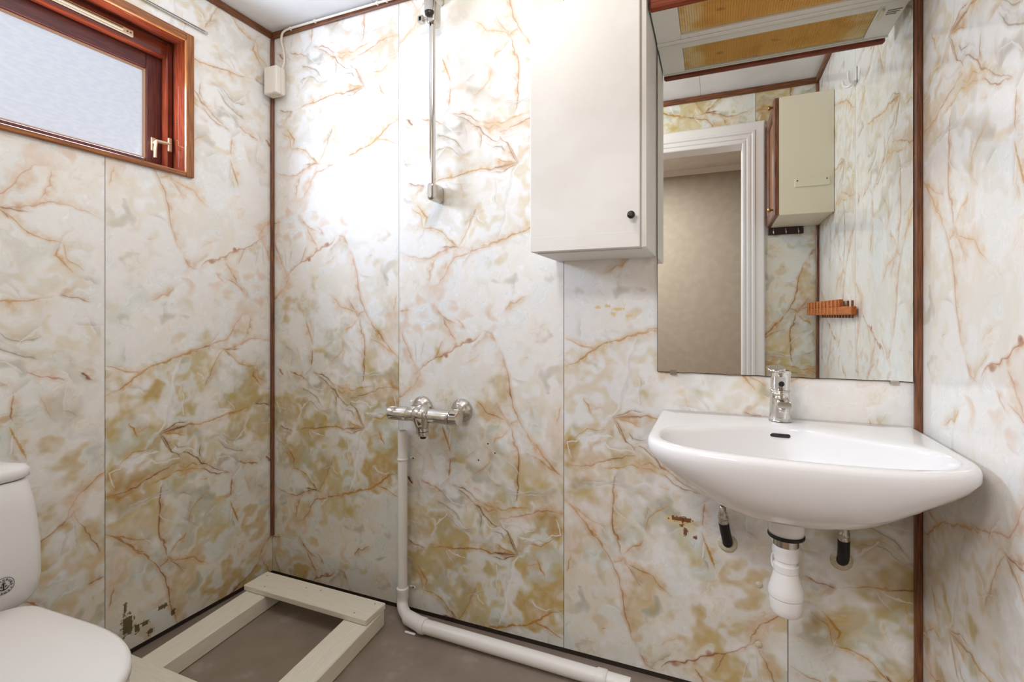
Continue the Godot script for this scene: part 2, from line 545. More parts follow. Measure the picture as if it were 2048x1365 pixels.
# The face of one panel, 600 x 2150 mm: the print slid to where this panel carries it, upright or turned round, the rich copy mixed in below some height to paint the warm dim light there.
func panel_face(turned: bool, slide: float, reach: float, seed_value: int, marks := []) -> StandardMaterial3D:
	var face := Image.create(600, 2150, false, Image.FORMAT_RGB8)
	var rich := Image.create(600, 2150, false, Image.FORMAT_RGB8)
	for k in 2:
		var src: Image = (pale_tile if k == 0 else rich_tile).duplicate()
		if turned:
			src.rotate_180()
		var first := posmod(int(round(slide * 1000.0 - 2151.0)), TILE_H) if turned else posmod(int(round(TILE_H - (2.15 - slide) * 1000.0)), TILE_H)
		for n in 3:
			(face if k == 0 else rich).blit_rect(src, Rect2i(0, 0, TILE_W, TILE_H), Vector2i(0, n * TILE_H - first))
	var n := FastNoiseLite.new()
	n.seed = seed_value
	n.frequency = 0.028
	n.fractal_octaves = 4
	var low_shade_mask := Image.create(120, 430, false, Image.FORMAT_RGBA8)
	for y in 430:
		for x in 120:
			var v := n.get_noise_2d(x, y) * 1.5 + (reach - (2.15 - y / 200.0)) * 1.7  # painted shade by height, its edge broken up with noise
			low_shade_mask.set_pixel(x, y, Color(1, 1, 1, ramp01(-0.35, 0.45, v)))
	low_shade_mask.resize(600, 2150, Image.INTERPOLATE_CUBIC)
	if reach > 2.0:
		face = rich
	else:
		# only the rows that the rich copy can reach
		var row := maxi(0, int((2.15 - reach - 0.85) * 1000.0))
		var over := rich.get_region(Rect2i(0, row, 600, 2150 - row))
		over.convert(Image.FORMAT_RGBA8)
		var data := over.get_data()
		var alpha := low_shade_mask.get_region(Rect2i(0, row, 600, 2150 - row)).get_data()
		for i in range(3, data.size(), 4):
			data[i] = alpha[i]
		over = Image.create_from_data(600, 2150 - row, false, Image.FORMAT_RGBA8, data)
		face.convert(Image.FORMAT_RGBA8)
		face.blend_rect(over, Rect2i(0, 0, 600, 2150 - row), Vector2i(0, row))
		face.convert(Image.FORMAT_RGB8)
	# stains of this panel alone: [mm along, mm up, half width, half height, colour]
	for k in marks:
		for y in range(int(-k[3] * 1.6), int(k[3] * 1.6) + 1):
			for x in range(int(-k[2] * 1.6), int(k[2] * 1.6) + 1):
				var p := Vector2i(int(k[0]) + x, 2150 - int(k[1]) + y)
				if p.x < 0 or p.x > 599 or p.y < 0 or p.y > 2149:
					continue
				var d := sqrt(pow(x / k[2], 2.0) + pow(y / k[3], 2.0)) + n.get_noise_2d(p.x * 3.0, p.y * 3.0) * 1.1
				if d < 1.0:
					face.set_pixelv(p, face.get_pixelv(p).lerp(k[4], 0.85 * ramp01(1.0, 0.55, d)))
	face.resize(600, 2048, Image.INTERPOLATE_CUBIC)
	var m := plain(Color.WHITE, 0.1)
	m.albedo_texture = ImageTexture.create_from_image(face)
	return m


func print_patch(c: Color, alpha: float, cx: float, cy: float, rx: float, ry: float, turn: float, fine: PackedByteArray) -> void:
	rx = maxf(rx, 4.0) * 1.2
	ry = maxf(ry, 4.0) * 1.2
	var reach := int(maxf(rx, ry) * 1.6) + 6
	var ca := cos(turn)
	var sa := sin(turn)
	var wob := minf(rx, ry) / 62.0
	for yy in range(int(cy) - reach, int(cy) + reach):
		var y := posmod(yy, TILE_H)
		for x in range(maxi(0, int(cx) - reach), mini(TILE_W, int(cx) + reach)):
			var i := y * TILE_W + x
			var dx := x - cx + (warp_a[i] - 128) * wob
			var dy := yy - cy + (warp_b[i] - 128) * wob
			var u := (dx * ca + dy * sa) / rx
			var v := (dy * ca - dx * sa) / ry
			var d := sqrt(u * u + v * v) + (fine[i] - 128) * 0.0007
			if d < 1.2:
				mix_pixel(i * 3, c, minf((0.74 * ramp01(1.2, 0.15, d) + 0.26 * ramp01(1.0, 0.82, d)) * alpha * (0.85 + (fine[i] - 128) * 0.0016), 1.0))


# A vein: a thin uneven core, a soft tint on both sides and a wider wash on one of them.
func print_vein(c: Color, width: float, halo: float, pts: Array, fine: PackedByteArray, pale: bool) -> void:
	var lo := Vector2(1e9, 1e9)
	var hi := Vector2(-1e9, -1e9)
	var path := PackedVector2Array()
	for k in range(0, pts.size(), 2):
		var p := Vector2(pts[k], TILE_H - pts[k + 1])
		path.append(p)
		lo = lo.min(p)
		hi = hi.max(p)
	var wide := halo * (1.5 if pale else 2.6)
	var pad := wide + 10.0
	var x0 := maxi(0, int(lo.x - pad))
	var x1 := mini(TILE_W, int(hi.x + pad) + 1)
	var y0 := int(lo.y - pad)
	var y1 := int(hi.y + pad) + 1
	var w := x1 - x0
	if w <= 0:
		return
	var near := PackedFloat32Array()
	near.resize(w * (y1 - y0))
	near.fill(1e6)
	var where := PackedFloat32Array()
	where.resize(near.size())
	var legs := float(path.size() - 1)
	for k in path.size() - 1:
		var a := path[k]
		var ab := path[k + 1] - a
		var len2 := maxf(ab.length_squared(), 0.01)
		for yy in range(maxi(y0, int(minf(a.y, a.y + ab.y) - pad)), mini(y1, int(maxf(a.y, a.y + ab.y) + pad))):
			var row := posmod(yy, TILE_H) * TILE_W
			for x in range(maxi(x0, int(minf(a.x, a.x + ab.x) - pad)), mini(x1, int(maxf(a.x, a.x + ab.x) + pad))):
				var i := row + x
				var px := x - a.x + (warp_a[i] - 128) * 0.07 + (fine[i] - 128) * 0.025
				var py := yy - a.y + (warp_b[i] - 128) * 0.07 + (fine[(i + 3000) % fine.size()] - 128) * 0.025
				var t := clampf((px * ab.x + py * ab.y) / len2, 0.0, 1.0)
				var ex := px - ab.x * t
				var ey := py - ab.y * t
				var d := ex * ex + ey * ey
				var at := (yy - y0) * w + x - x0
				if d < near[at]:
					near[at] = d
					var s := (k + t) / legs + 0.001
					where[at] = s if ab.x * py - ab.y * px > 0.0 else -s
	var soft := c.lerp(Color8(230, 200, 158), 0.5) if not pale else Color8(190, 180, 166)
	for yy in range(y0, y1):
		var row := posmod(yy, TILE_H) * TILE_W
		for x in w:
			var at := (yy - y0) * w + x
			var d := near[at]
			if d > wide * wide:
				continue
			d = sqrt(d)
			var i := row + x + x0
			var grain: float = fine[i] / 255.0
			var s := absf(where[at])
			var swell := 0.25 + 0.75 * minf(1.0, 4.0 * minf(s, 1.0 - s) + 0.1)
			swell *= 0.55 + 0.9 * warp_a[i] / 255.0
			var outer := maxf(0.0, 1.0 - d / halo) * (0.5 if not pale else 0.3)
			if pale:
				outer = (1.0 - d / wide) * 0.34 if where[at] > 0.0 else 0.0
			elif where[at] > 0.0:
				outer = maxf(outer, (1.0 - d / wide) * 0.75 * grain)
			mix_pixel(i * 3, soft, clampf(outer * swell * (0.5 + grain), 0.0, 1.0))
			var core := width * (0.15 + 1.0 * grain) * minf(1.1, swell + 0.15)
			var inner := 1.0 - ramp01(core * 0.5 - 0.4, core * 0.5 + 1.0, d)
			mix_pixel(i * 3, c, clampf(inner * ((0.75 if width > 4.0 else 0.5) if pale else 0.75 * swell + 0.08), 0.0, 1.0))


# Metres along the wall and up it, as shares of a 0.6 m wide and 2.15 m high sheet.
func panel_uv(u0: float, dir: float) -> Callable:
	return func(p: Vector2) -> Vector2:
		return Vector2((p.x - u0) * dir / 0.6, (2.15 - p.y) / 2.15)


# One wall panel: a flat sheet cut to the outline, in the plane of t (x along the wall, y up, z out of it).
func wall_panel(parent: Node, poly: PackedVector2Array, t: Transform3D, uv: Callable, face: Material) -> void:
	var st := new_st()
	add_prism(st, poly, -0.006, 0.0, t, uv)
	obj("wall_panel", st, face, parent)


func rect_poly(x0: float, y0: float, x1: float, y1: float) -> PackedVector2Array:
	return PackedVector2Array([Vector2(x0, y0), Vector2(x1, y0), Vector2(x1, y1), Vector2(x0, y1)])


# A frame round an opening: a profile of (outwards, towards the room) carried round with mitred corners. Closed, or open at the bottom.
func add_frame(st: SurfaceTool, x0: float, y0: float, x1: float, y1: float, profile: Array, t: Transform3D, closed := true) -> void:
	var rings := []
	var corners := [[1, -1], [1, 1], [-1, 1], [-1, -1]]
	for c in corners:
		var r := PackedVector3Array()
		for p in profile:
			var y: float = (y1 + p[0]) if c[1] > 0 else ((y0 - p[0]) if closed else y0)
			r.append(t * Vector3((x1 + p[0]) if c[0] > 0 else (x0 - p[0]), y, p[1]))
		rings.append(r)
	if closed:
		rings.append(rings[0])
	for k in rings.size() - 1:
		for i in profile.size():
			var j := (i + 1) % profile.size()
			quad(st, rings[k][i], rings[k][j], rings[k + 1][j], rings[k + 1][i])
	if not closed:
		add_loft(st, [rings[0]], 1, true, false)
		add_loft(st, [rings[-1]], 1, false, true)


# ---------------------------------------------------------------- the scene

func _ready() -> void:
	# camera: level, in the doorway, turned 22.4 degrees to the left, lens shifted down
	var cam := Camera3D.new()
	cam.projection = Camera3D.PROJECTION_FRUSTUM
	cam.near = 0.05
	cam.far = 50.0
	cam.size = 1365.0 / 985.0 * 0.05
	cam.frustum_offset = Vector2(0, -50.5 / 985.0 * 0.05)
	add_child(cam)
	cam.position = Vector3(1.6253, 1.03, 1.4475)
	cam.rotation.y = deg_to_rad(22.38)
	cam.current = true
	# surroundings
	var env := Environment.new()
	env.background_mode = Environment.BG_COLOR
	env.background_color = Color8(214, 222, 236)
	env.background_energy_multiplier = 0.8
	env.tonemap_mode = Environment.TONE_MAPPER_LINEAR
	env.tonemap_exposure = 2.2
	env.sdfgi_enabled = true
	env.ssao_enabled = true
	env.ssil_enabled = true
	var we := WorldEnvironment.new()
	we.environment = env
	add_child(we)
	# daylight from the frosted window, as large as its pane
	var day := AreaLight3D.new()
	day.name = "window_daylight"
	day.area_size = Vector2(0.53, 0.29)
	day.light_energy = 0.76
	day.light_color = Color8(208, 226, 255)
	day.area_range = 8.0
	day.shadow_enabled = true
	add_child(day)
	day.position = Basis(Vector3.UP, LEFT_TURN) * Vector3(-0.092, 1.695, 0.682)
	day.rotation.y = LEFT_TURN - PI / 2
	# the hall behind the camera has a warm ceiling panel lamp
	var hall := AreaLight3D.new()
	hall.name = "hall_lamp_light"
	hall.area_size = Vector2(0.9, 0.5)
	hall.light_energy = 2.0
	hall.light_color = Color8(246, 248, 255)
	hall.area_range = 8.0
	hall.shadow_enabled = true
	add_child(hall)
	hall.position = Vector3(0.75, 2.255, 2.3)
	hall.rotation.x = -PI / 2
	# the bathroom's own opal ceiling lamp, above the frame
	var bulb := OmniLight3D.new()
	bulb.name = "bathroom_lamp_light"
	bulb.light_energy = 0.08
	bulb.light_size = 0.09
	bulb.omni_range = 8.0
	bulb.omni_attenuation = 2.0
	bulb.light_color = Color8(255, 250, 246)
	bulb.shadow_enabled = true
	add_child(bulb)
	bulb.position = Vector3(1.08, 2.085, 0.62)

	make_materials()
	pale_tile = print_marble(false)
	rich_tile = print_marble(true)
	build_room()
	build_window()
	build_hall()
	build_mirror_and_lamp()
	build_cabinet()
	build_basin()
	build_tap()
	build_trap()
	build_hoses()
	build_shower_rail()
	build_shower_mixer()
	build_waste_pipe()
	build_timber_frame()
	build_toilet()
	build_small_fittings()
	build_ceiling_lamp()
	build_rear_fittings()


func build_room() -> void:
	# floor
	var fl := setting("floor", "grey brown painted floor", "floor")
	box_part("slab", Vector3(-0.2, -0.1, -0.15), Vector3(2.25, 0.0, 1.349), M.floor, fl, 0.0)
	# back wall
	var wb := setting("wall_back", "back wall of glossy marble print panels", "wall")
	box_part("wall_core", Vector3(-0.15, 0, -0.15), Vector3(2.23, 2.3, -0.006), M.backing, wb, 0.0)
	var spec := [[0.0, 0.6, false, 0.349, 0.85], [0.6, 1.2, false, 0.0, 0.62], [1.2, 1.8, true, 1.006, 0.42], [1.8, 2.077, false, 0.115, 0.36]]
	var rust := Color8(112, 62, 30)
	var amber := Color8(234, 206, 148)
	var rust_marks := [[318, 461, 22, 7, amber], [330, 463, 17, 5, rust], [352, 463, 12, 6, rust], [349, 429, 5, 8, rust], [375, 419, 5, 4, rust], [340, 446, 4, 4, rust], [163, 1050, 12, 4, amber], [133, 1059, 8, 4, amber], [196, 1030, 9, 4, amber], [104, 1055, 6, 4, amber], [150, 1036, 6, 5, amber]]
	for s in spec:
		wall_panel(wb, rect_poly(s[0] + 0.001, PANEL_BOTTOM, s[1] - 0.001, ROOM_H), Transform3D(), panel_uv(s[0], 1.0), panel_face(s[2], s[3], s[4], int(s[1] * 10), rust_marks if s[2] else []))
	# left wall, not quite square to the back wall, with the window opening
	var wl := setting("wall_left", "left wall of glossy marble print panels with a window", "wall")
	wl.rotation.y = LEFT_TURN
	var core := new_st()
	add_box(core, Vector3(-0.15, 0, -0.15), Vector3(-0.006, 1.505, 1.36), 0.0)
	add_box(core, Vector3(-0.15, 1.955, -0.15), Vector3(-0.006, 2.3, 1.36), 0.0)
	add_box(core, Vector3(-0.15, 1.505, -0.15), Vector3(-0.006, 1.955, 0.335), 0.0)
	add_box(core, Vector3(-0.15, 1.505, 1.03), Vector3(-0.006, 1.955, 1.36), 0.0)
	obj("wall_core", core, M.backing, wl)
	var tl := Transform3D(Basis(Vector3(0, 0, 1), Vector3.UP, Vector3(1, 0, 0)), Vector3.ZERO)
	var olive := Color8(92, 80, 44)
	var left_face := panel_face(true, 1.32, 0.6, 32)
	wall_panel(wl, PackedVector2Array([Vector2(0, PANEL_BOTTOM), Vector2(0.5726, PANEL_BOTTOM), Vector2(0.5726, 1.505), Vector2(0.335, 1.505), Vector2(0.335, 1.955), Vector2(0.5726, 1.955), Vector2(0.5726, ROOM_H), Vector2(0, ROOM_H)]), tl, panel_uv(0.5736, -1.0), panel_face(true, 2.1696, 0.8, 31, [[58, 96, 13, 24, olive], [84, 72, 7, 11, olive], [107, 74, 9, 7, olive], [159, 98, 14, 6, olive], [190, 63, 6, 8, olive], [122, 40, 8, 7, olive], [52, 152, 4, 12, olive]]))
	wall_panel(wl, PackedVector2Array([Vector2(0.5746, PANEL_BOTTOM), Vector2(1.1726, PANEL_BOTTOM), Vector2(1.1726, ROOM_H), Vector2(0.5746, ROOM_H), Vector2(0.5746, 1.955), Vector2(1.03, 1.955), Vector2(1.03, 1.505), Vector2(0.5746, 1.505)]), tl, panel_uv(1.1736, -1.0), left_face)
	wall_panel(wl, rect_poly(1.1746, PANEL_BOTTOM, ROOM_L, ROOM_H), tl, panel_uv(1.7736, -1.0), left_face)
	# right wall
	var wr := setting("wall_right", "right wall of glossy marble print panels", "wall")
	box_part("wall_core", Vector3(2.083, 0, -0.15), Vector3(2.23, 2.3, 1.36), M.backing, wr, 0.0)
	var tr := Transform3D(Basis(Vector3(0, 0, 1), Vector3.UP, Vector3(-1, 0, 0)), Vector3(ROOM_W, 0, 0))
	var right_face := panel_face(true, 1.888, 0.08, 33)
	for s in [[0.0, 0.6], [0.6, 1.2], [1.2, ROOM_L]]:
		wall_panel(wr, rect_poly(s[0] + 0.001, PANEL_BOTTOM, s[1] - 0.001, ROOM_H), tr, panel_uv(s[0], 1.0), right_face)
	# rear wall with the doorway, seen in the mirror
	var we := setting("wall_rear", "rear wall of marble print panels round the doorway", "wall")
	var rc := new_st()
	add_box(rc, Vector3(-0.2, 0, 1.255), Vector3(0.985, 2.3, 1.349), 0.0)
	add_box(rc, Vector3(1.765, 0, 1.255), Vector3(2.23, 2.3, 1.349), 0.0)
	add_box(rc, Vector3(0.985, 1.894, 1.255), Vector3(1.765, 2.3, 1.349), 0.0)
	obj("wall_core", rc, M.hall_wall, we)
	var te := Transform3D(Basis(Vector3(1, 0, 0), Vector3.UP, Vector3(0, 0, -1)), Vector3(0, 0, ROOM_L))
	var rear_face := panel_face(false, 0.367, 2.6, 34)
	var rear_face_b := panel_face(false, 0.8, 2.4, 35)
	wall_panel(we, rect_poly(1.811, PANEL_BOTTOM, 2.076, ROOM_H), te, panel_uv(2.41, -1.0), rear_face)
	wall_panel(we, PackedVector2Array([Vector2(1.765, PANEL_BOTTOM), Vector2(1.809, PANEL_BOTTOM), Vector2(1.809, ROOM_H), Vector2(1.211, ROOM_H), Vector2(1.211, 1.894), Vector2(1.765, 1.894)]), te, panel_uv(1.81, -1.0), rear_face_b)
	wall_panel(we, PackedVector2Array([Vector2(0.611, PANEL_BOTTOM), Vector2(0.985, PANEL_BOTTOM), Vector2(0.985, 1.894), Vector2(1.209, 1.894), Vector2(1.209, ROOM_H), Vector2(0.611, ROOM_H)]), te, panel_uv(1.21, -1.0), rear_face)
	wall_panel(we, rect_poly(-0.033, PANEL_BOTTOM, 0.609, ROOM_H), te, panel_uv(0.61, -1.0), rear_face_b)
	# ceiling boards
	var ce := setting("ceiling", "white painted ceiling boards", "ceiling")
	box_part("deck", Vector3(-0.2, 2.156, -0.15), Vector3(2.23, 2.3, 1.255), M.backing, ce, 0.0)
	for k in 4:
		box_part("ceiling_board", Vector3(maxf(-0.04, -0.03 + 0.53 * k), 2.15, -0.005), Vector3(-0.03 + 0.53 * (k + 1) - 0.001, 2.156, 1.2545), M.ceiling, ce, 0.0006)
	# wooden trims
	var n := 0
	for t in [
		[Vector3(-0.0, 2.125, 0.0), Vector3(2.077, 2.15, 0.011), 0, "dark brown wooden strip between the back wall and the ceiling"],
		[Vector3(2.063, 2.125, 0.011), Vector3(2.077, 2.15, 1.238), 2, "brown wooden strip between the right wall and the ceiling"],
		[Vector3(-0.032, 2.122, 1.238), Vector3(2.077, 2.15, 1.249), 0, "brown wooden strip between the rear wall and the ceiling"],
		[Vector3(0.0, 0.16, 0.0), Vector3(0.013, 2.125, 0.013), 1, "dark brown wooden strip in the corner beside the junction box"],
		[Vector3(2.062, 0.0, 0.0), Vector3(2.077, 2.125, 0.015), 1, "brown wooden strip in the corner beside the mirror"],
		[Vector3(2.064, 0.0, 1.236), Vector3(2.077, 2.122, 1.249), 1, "brown wooden strip in the corner beside the hook rail"],
	]:
		n += 1
		var st := new_st()
		add_box(st, t[0], t[1], 0.003)
		var o := obj("trim_%d" % n, st, M["trim%d" % t[2]])
		o.set_meta("kind", "structure")
		tag(o, t[3], "trim")
	var sl := new_st()
	add_box(sl, Vector3(0.0, 2.125, 0.011), Vector3(0.011, 2.15, 1.2), 0.003)
	var ol := obj("trim_7", sl, M.trim2)
	ol.rotation.y = LEFT_TURN
	ol.set_meta("kind", "structure")
	tag(ol, "dark brown wooden strip between the left wall and the ceiling", "trim")


func build_window() -> void:
	var w := setting("window_1", "small high frosted window in a mahogany frame", "window")
	w.rotation.y = LEFT_TURN
	# plane: x along the wall, y up, z into the room
	var t := Transform3D(Basis(Vector3(0, 0, 1), Vector3.UP, Vector3(1, 0, 0)), Vector3.ZERO)
	var z0 := 0.347
	var z1 := 1.018
	var y0 := 1.508
	var y1 := 1.9457
	box_part("casing_board", Vector3(0.0, 1.493, z0 - 0.027), Vector3(0.013, 1.972, z0 - 0.0005), M.casing1, w, 0.002)
	box_part("casing_board", Vector3(0.0, 1.493, z1 + 0.0005), Vector3(0.013, 1.972, z1 + 0.027), M.casing1, w, 0.002)
	box_part("casing_board", Vector3(0.0, y1, z0), Vector3(0.013, 1.972, z1), M.casing2, w, 0.002)
	box_part("casing_board", Vector3(0.0, 1.493, z0), Vector3(0.013, y0, z1), M.casing2, w, 0.002)
	box_part("reveal_board", Vector3(-0.058, y0, z0 - 0.012), Vector3(-0.0005, y1, z0), M.reveal1, w, 0.0)
	box_part("reveal_board", Vector3(-0.058, y0, z1), Vector3(-0.0005, y1, z1 + 0.012), M.reveal1, w, 0.0)
	box_part("reveal_board", Vector3(-0.058, y1, z0 - 0.012), Vector3(-0.0005, y1 + 0.0093, z1 + 0.012), M.reveal2, w, 0.0)
	box_part("reveal_board", Vector3(-0.058, y0 - 0.003, z0 - 0.012), Vector3(-0.0005, y0, z1 + 0.012), M.reveal2, w, 0.0)
	# stop: a rebated frame further out
	for b in [[0.347, 0.367], [0.998, 1.018]]:
		box_part("window_stop", Vector3(-0.088, 1.508, b[0]), Vector3(-0.058, 1.9457, b[1]), M.reveal1, w, 0.003)
	box_part("window_stop", Vector3(-0.088, 1.892, 0.367), Vector3(-0.058, 1.9457, 0.998), M.reveal2, w, 0.003)
	box_part("window_stop", Vector3(-0.088, 1.508, 0.367), Vector3(-0.058, 1.519, 0.998), M.reveal2, w, 0.003)
	var st: SurfaceTool
	# sash
	var sa := Node3D.new()
	sa.name = "sash"
	w.add_child(sa)
	box_part("stile", Vector3(-0.12, 1.508, 0.352), Vector3(-0.09, 1.93, 0.412), M.sash1, sa, 0.003)
	box_part("stile", Vector3(-0.12, 1.508, 0.953), Vector3(-0.09, 1.93, 1.013), M.sash1, sa, 0.003)
	box_part("rail", Vector3(-0.12, 1.842, 0.412), Vector3(-0.09, 1.93, 0.953), M.sash2, sa, 0.003)
	box_part("rail", Vector3(-0.12, 1.508, 0.412), Vector3(-0.09, 1.549, 0.953), M.sash2, sa, 0.003)
	st = new_st()
	add_frame(st, 0.417, 1.554, 0.948, 1.837, [[0.006, -0.104], [0.0, -0.104], [0.0, -0.098], [0.006, -0.094]], t)
	obj("glazing_bead", st, plain(Color8(198, 160, 130), 0.4), sa)
	# frosted pane, lit by the sky outside
	var pane := plain(Color8(120, 124, 130), 0.25)
	pane.emission_enabled = true
	pane.emission = Color.BLACK
	pane.emission_energy_multiplier = 0.365
	pane.emission_texture = noise_texture(0.02, [[0.3, Color8(200, 208, 222)], [0.5, Color8(206, 213, 225)], [0.7, Color8(213, 218, 227)]], 7, FastNoiseLite.TYPE_SIMPLEX_SMOOTH, 4)
	pane.uv1_triplanar = true
	pane.uv1_scale = Vector3(3, 9, 3)
	box_part("frosted_pane", Vector3(-0.109, 1.545, 0.408), Vector3(-0.105, 1.846, 0.957), pane, sa, 0.0)
	# catch on the stile
	var h := Node3D.new()
	h.name = "catch"
	sa.add_child(h)
	var cream := plain(Color8(214, 196, 164), 0.28, 0.6)
	box_part("plate", Vector3(-0.091, 1.577, 0.383), Vector3(-0.086, 1.622, 0.399), cream, h, 0.002)
	tube_part("lever", smooth_path([Vector3(-0.087, 1.604, 0.39), Vector3(-0.07, 1.606, 0.392), Vector3(-0.06, 1.602, 0.398), Vector3(-0.058, 1.58, 0.402), Vector3(-0.058, 1.548, 0.403)]), 0.0045, cream, h, 10)
	box_part("keeper", Vector3(-0.059, 1.58, 0.352), Vector3(-0.053, 1.626, 0.364), cream, h, 0.002)
	tube_part("tongue", [Vector3(-0.064, 1.606, 0.395), Vector3(-0.056, 1.606, 0.358)], 0.005, cream, h, 10)
	# ventilator strip under the head
	var v := Node3D.new()
	v.name = "ventilator"
	w.add_child(v)
	box_part("plate", Vector3(-0.058, 1.905, 0.47), Vector3(-0.051, 1.926, 0.86), cream, v, 0.002)
	box_part("louvre", Vector3(-0.0515, 1.911, 0.5), Vector3(-0.049, 1.9165, 0.83), M.cream_plate, v, 0.001)
	box_part("louvre", Vector3(-0.0515, 1.9185, 0.5), Vector3(-0.049, 1.9225, 0.83), plain(Color8(120, 92, 50), 0.5), v, 0.001)
	for z in [0.479, 0.488]:
		lathe_part("screw", [[0.0022, 0.0], [0.0022, 0.001], [0.0012, 0.0016]], M.dark_metal, v, along(Vector3(-0.051, 1.9155, z), Vector3.RIGHT), 10)
	lathe_part("screw_plug", [[0.003, 0.0], [0.003, 0.001], [0.0015, 0.0014]], M.dark_metal, w, along(Vector3(-0.036, 1.68, 0.347), Vector3(0, 0, 1)), 10)
	# curtain rail above
	var rail := thing("curtain_rail", "thin aluminium curtain rail on the wall above the window", "curtain rail", Basis(Vector3.UP, LEFT_TURN) * Vector3(0, 2.009, 0.27))
	rail.rotation.y = LEFT_TURN
	box_part("rail_track", Vector3(0.0035, -0.004, 0.0), Vector3(0.0105, 0.004, 0.72), M.brushed, rail, 0.001)
	box_part("groove", Vector3(0.0104, -0.0012, 0.012), Vector3(0.0109, 0.0008, 0.7), M.black, rail, 0.0)
	for z in [0.06, 0.36, 0.66]:
		box_part("bracket", Vector3(0.0, -0.006, z), Vector3(0.004, 0.006, z + 0.012), M.brushed, rail, 0.001)


func build_hall() -> void:
	var f := setting("floor_hall", "wooden floor of the hall behind the doorway", "floor")
	box_part("slab", Vector3(-0.5, -0.1, 1.349), Vector3(2.9, 0.0, 3.23), M.hall_floor, f, 0.0)
	var w := setting("wall_hall", "plain beige hall wall seen through the doorway in the mirror", "wall")
	box_part("wall_core", Vector3(-0.5, 0.0, 3.13), Vector3(2.9, 2.45, 3.23), M.hall_wall, w, 0.0)
	var w2 := setting("wall_hall_west", "beige side wall of the hall", "wall")
	box_part("wall_core", Vector3(-0.6, 0.0, 1.349), Vector3(-0.5, 2.45, 3.23), M.hall_wall, w2, 0.0)
	var w3 := setting("wall_hall_east", "beige side wall of the hall beyond the doorway", "wall")
	box_part("wall_core", Vector3(2.9, 0.0, 1.349), Vector3(3.0, 2.45, 3.23), M.hall_wall, w3, 0.0)
	var w4 := setting("wall_hall_front", "beige hall wall beside the bathroom", "wall")
	var st := new_st()
	add_box(st, Vector3(2.23, 0.0, 1.255), Vector3(3.0, 2.45, 1.349), 0.0)
	add_box(st, Vector3(-0.6, 0.0, 1.255), Vector3(-0.2, 2.45, 1.349), 0.0)
	add_box(st, Vector3(-0.2, 2.3, 1.255), Vector3(2.23, 2.45, 1.349), 0.0)
	obj("wall_core", st, M.hall_wall, w4)
	var c := setting("ceiling_hall", "white hall ceiling", "ceiling")
	box_part("slab", Vector3(-0.6, 2.3, 1.349), Vector3(3.0, 2.45, 3.23), M.ceiling, c, 0.0)
	var cv := new_st()
	add_prism(cv, PackedVector2Array([Vector2(0, 0), Vector2(0.03, 0), Vector2(0.0, -0.04)]), -0.5, 2.9, Transform3D(Basis(Vector3(0, 0, -1), Vector3.UP, Vector3(1, 0, 0)), Vector3(0, 2.3, 3.13)))
	var cvo := obj("trim_8", cv, M.white_paint)
	cvo.set_meta("kind", "structure")
	tag(cvo, "white cove between hall wall and hall ceiling", "trim")
	# ceiling panel lamp of the hall
	var lamp := thing("ceiling_lamp", "flat square panel lamp on the hall ceiling", "lamp", Vector3(0.75, 2.3, 2.3))
	box_part("lamp_frame", Vector3(-0.47, -0.035, -0.27), Vector3(0.47, 0.0, 0.27), M.white_paint, lamp, 0.003)
	var glow := plain(Color8(250, 240, 220), 0.6)
	glow.emission_enabled = true
	glow.emission = Color8(255, 236, 206)
	glow.emission_energy_multiplier = 1.5
	box_part("lamp_diffuser", Vector3(-0.45, -0.039, -0.25), Vector3(0.45, -0.034, 0.25), glow, lamp, 0.001)
	# door frame and moulded casing
	var d := setting("door_1", "open doorway with white moulded casing seen in the mirror", "doorway")
	st = new_st()
	add_frame(st, 1.0, 0.0, 1.75, 1.879, [[0.0, -0.10], [0.0, 0.0], [0.015, 0.0], [0.015, -0.10]], Transform3D(Basis(Vector3(1, 0, 0), Vector3.UP, Vector3(0, 0, -1)), Vector3(0, 0, ROOM_L)), false)
	obj("door_jamb", st, M.white_paint, d)
	st = new_st()
	var prof := [[0.0, 0.0], [0.0, 0.008], [0.004, 0.011], [0.012, 0.011], [0.016, 0.007], [0.020, 0.007], [0.024, 0.014], [0.034, 0.014], [0.038, 0.010], [0.042, 0.010], [0.047, 0.018], [0.056, 0.018], [0.060, 0.014], [0.094, 0.016], [0.1, 0.012], [0.1, 0.0]]
	add_frame(st, 1.0, 0.0, 1.75, 1.879, prof, Transform3D(Basis(Vector3(1, 0, 0), Vector3.UP, Vector3(0, 0, -1)), Vector3(0, 0, ROOM_L)), false)
	obj("door_casing", st, M.white_paint, d)


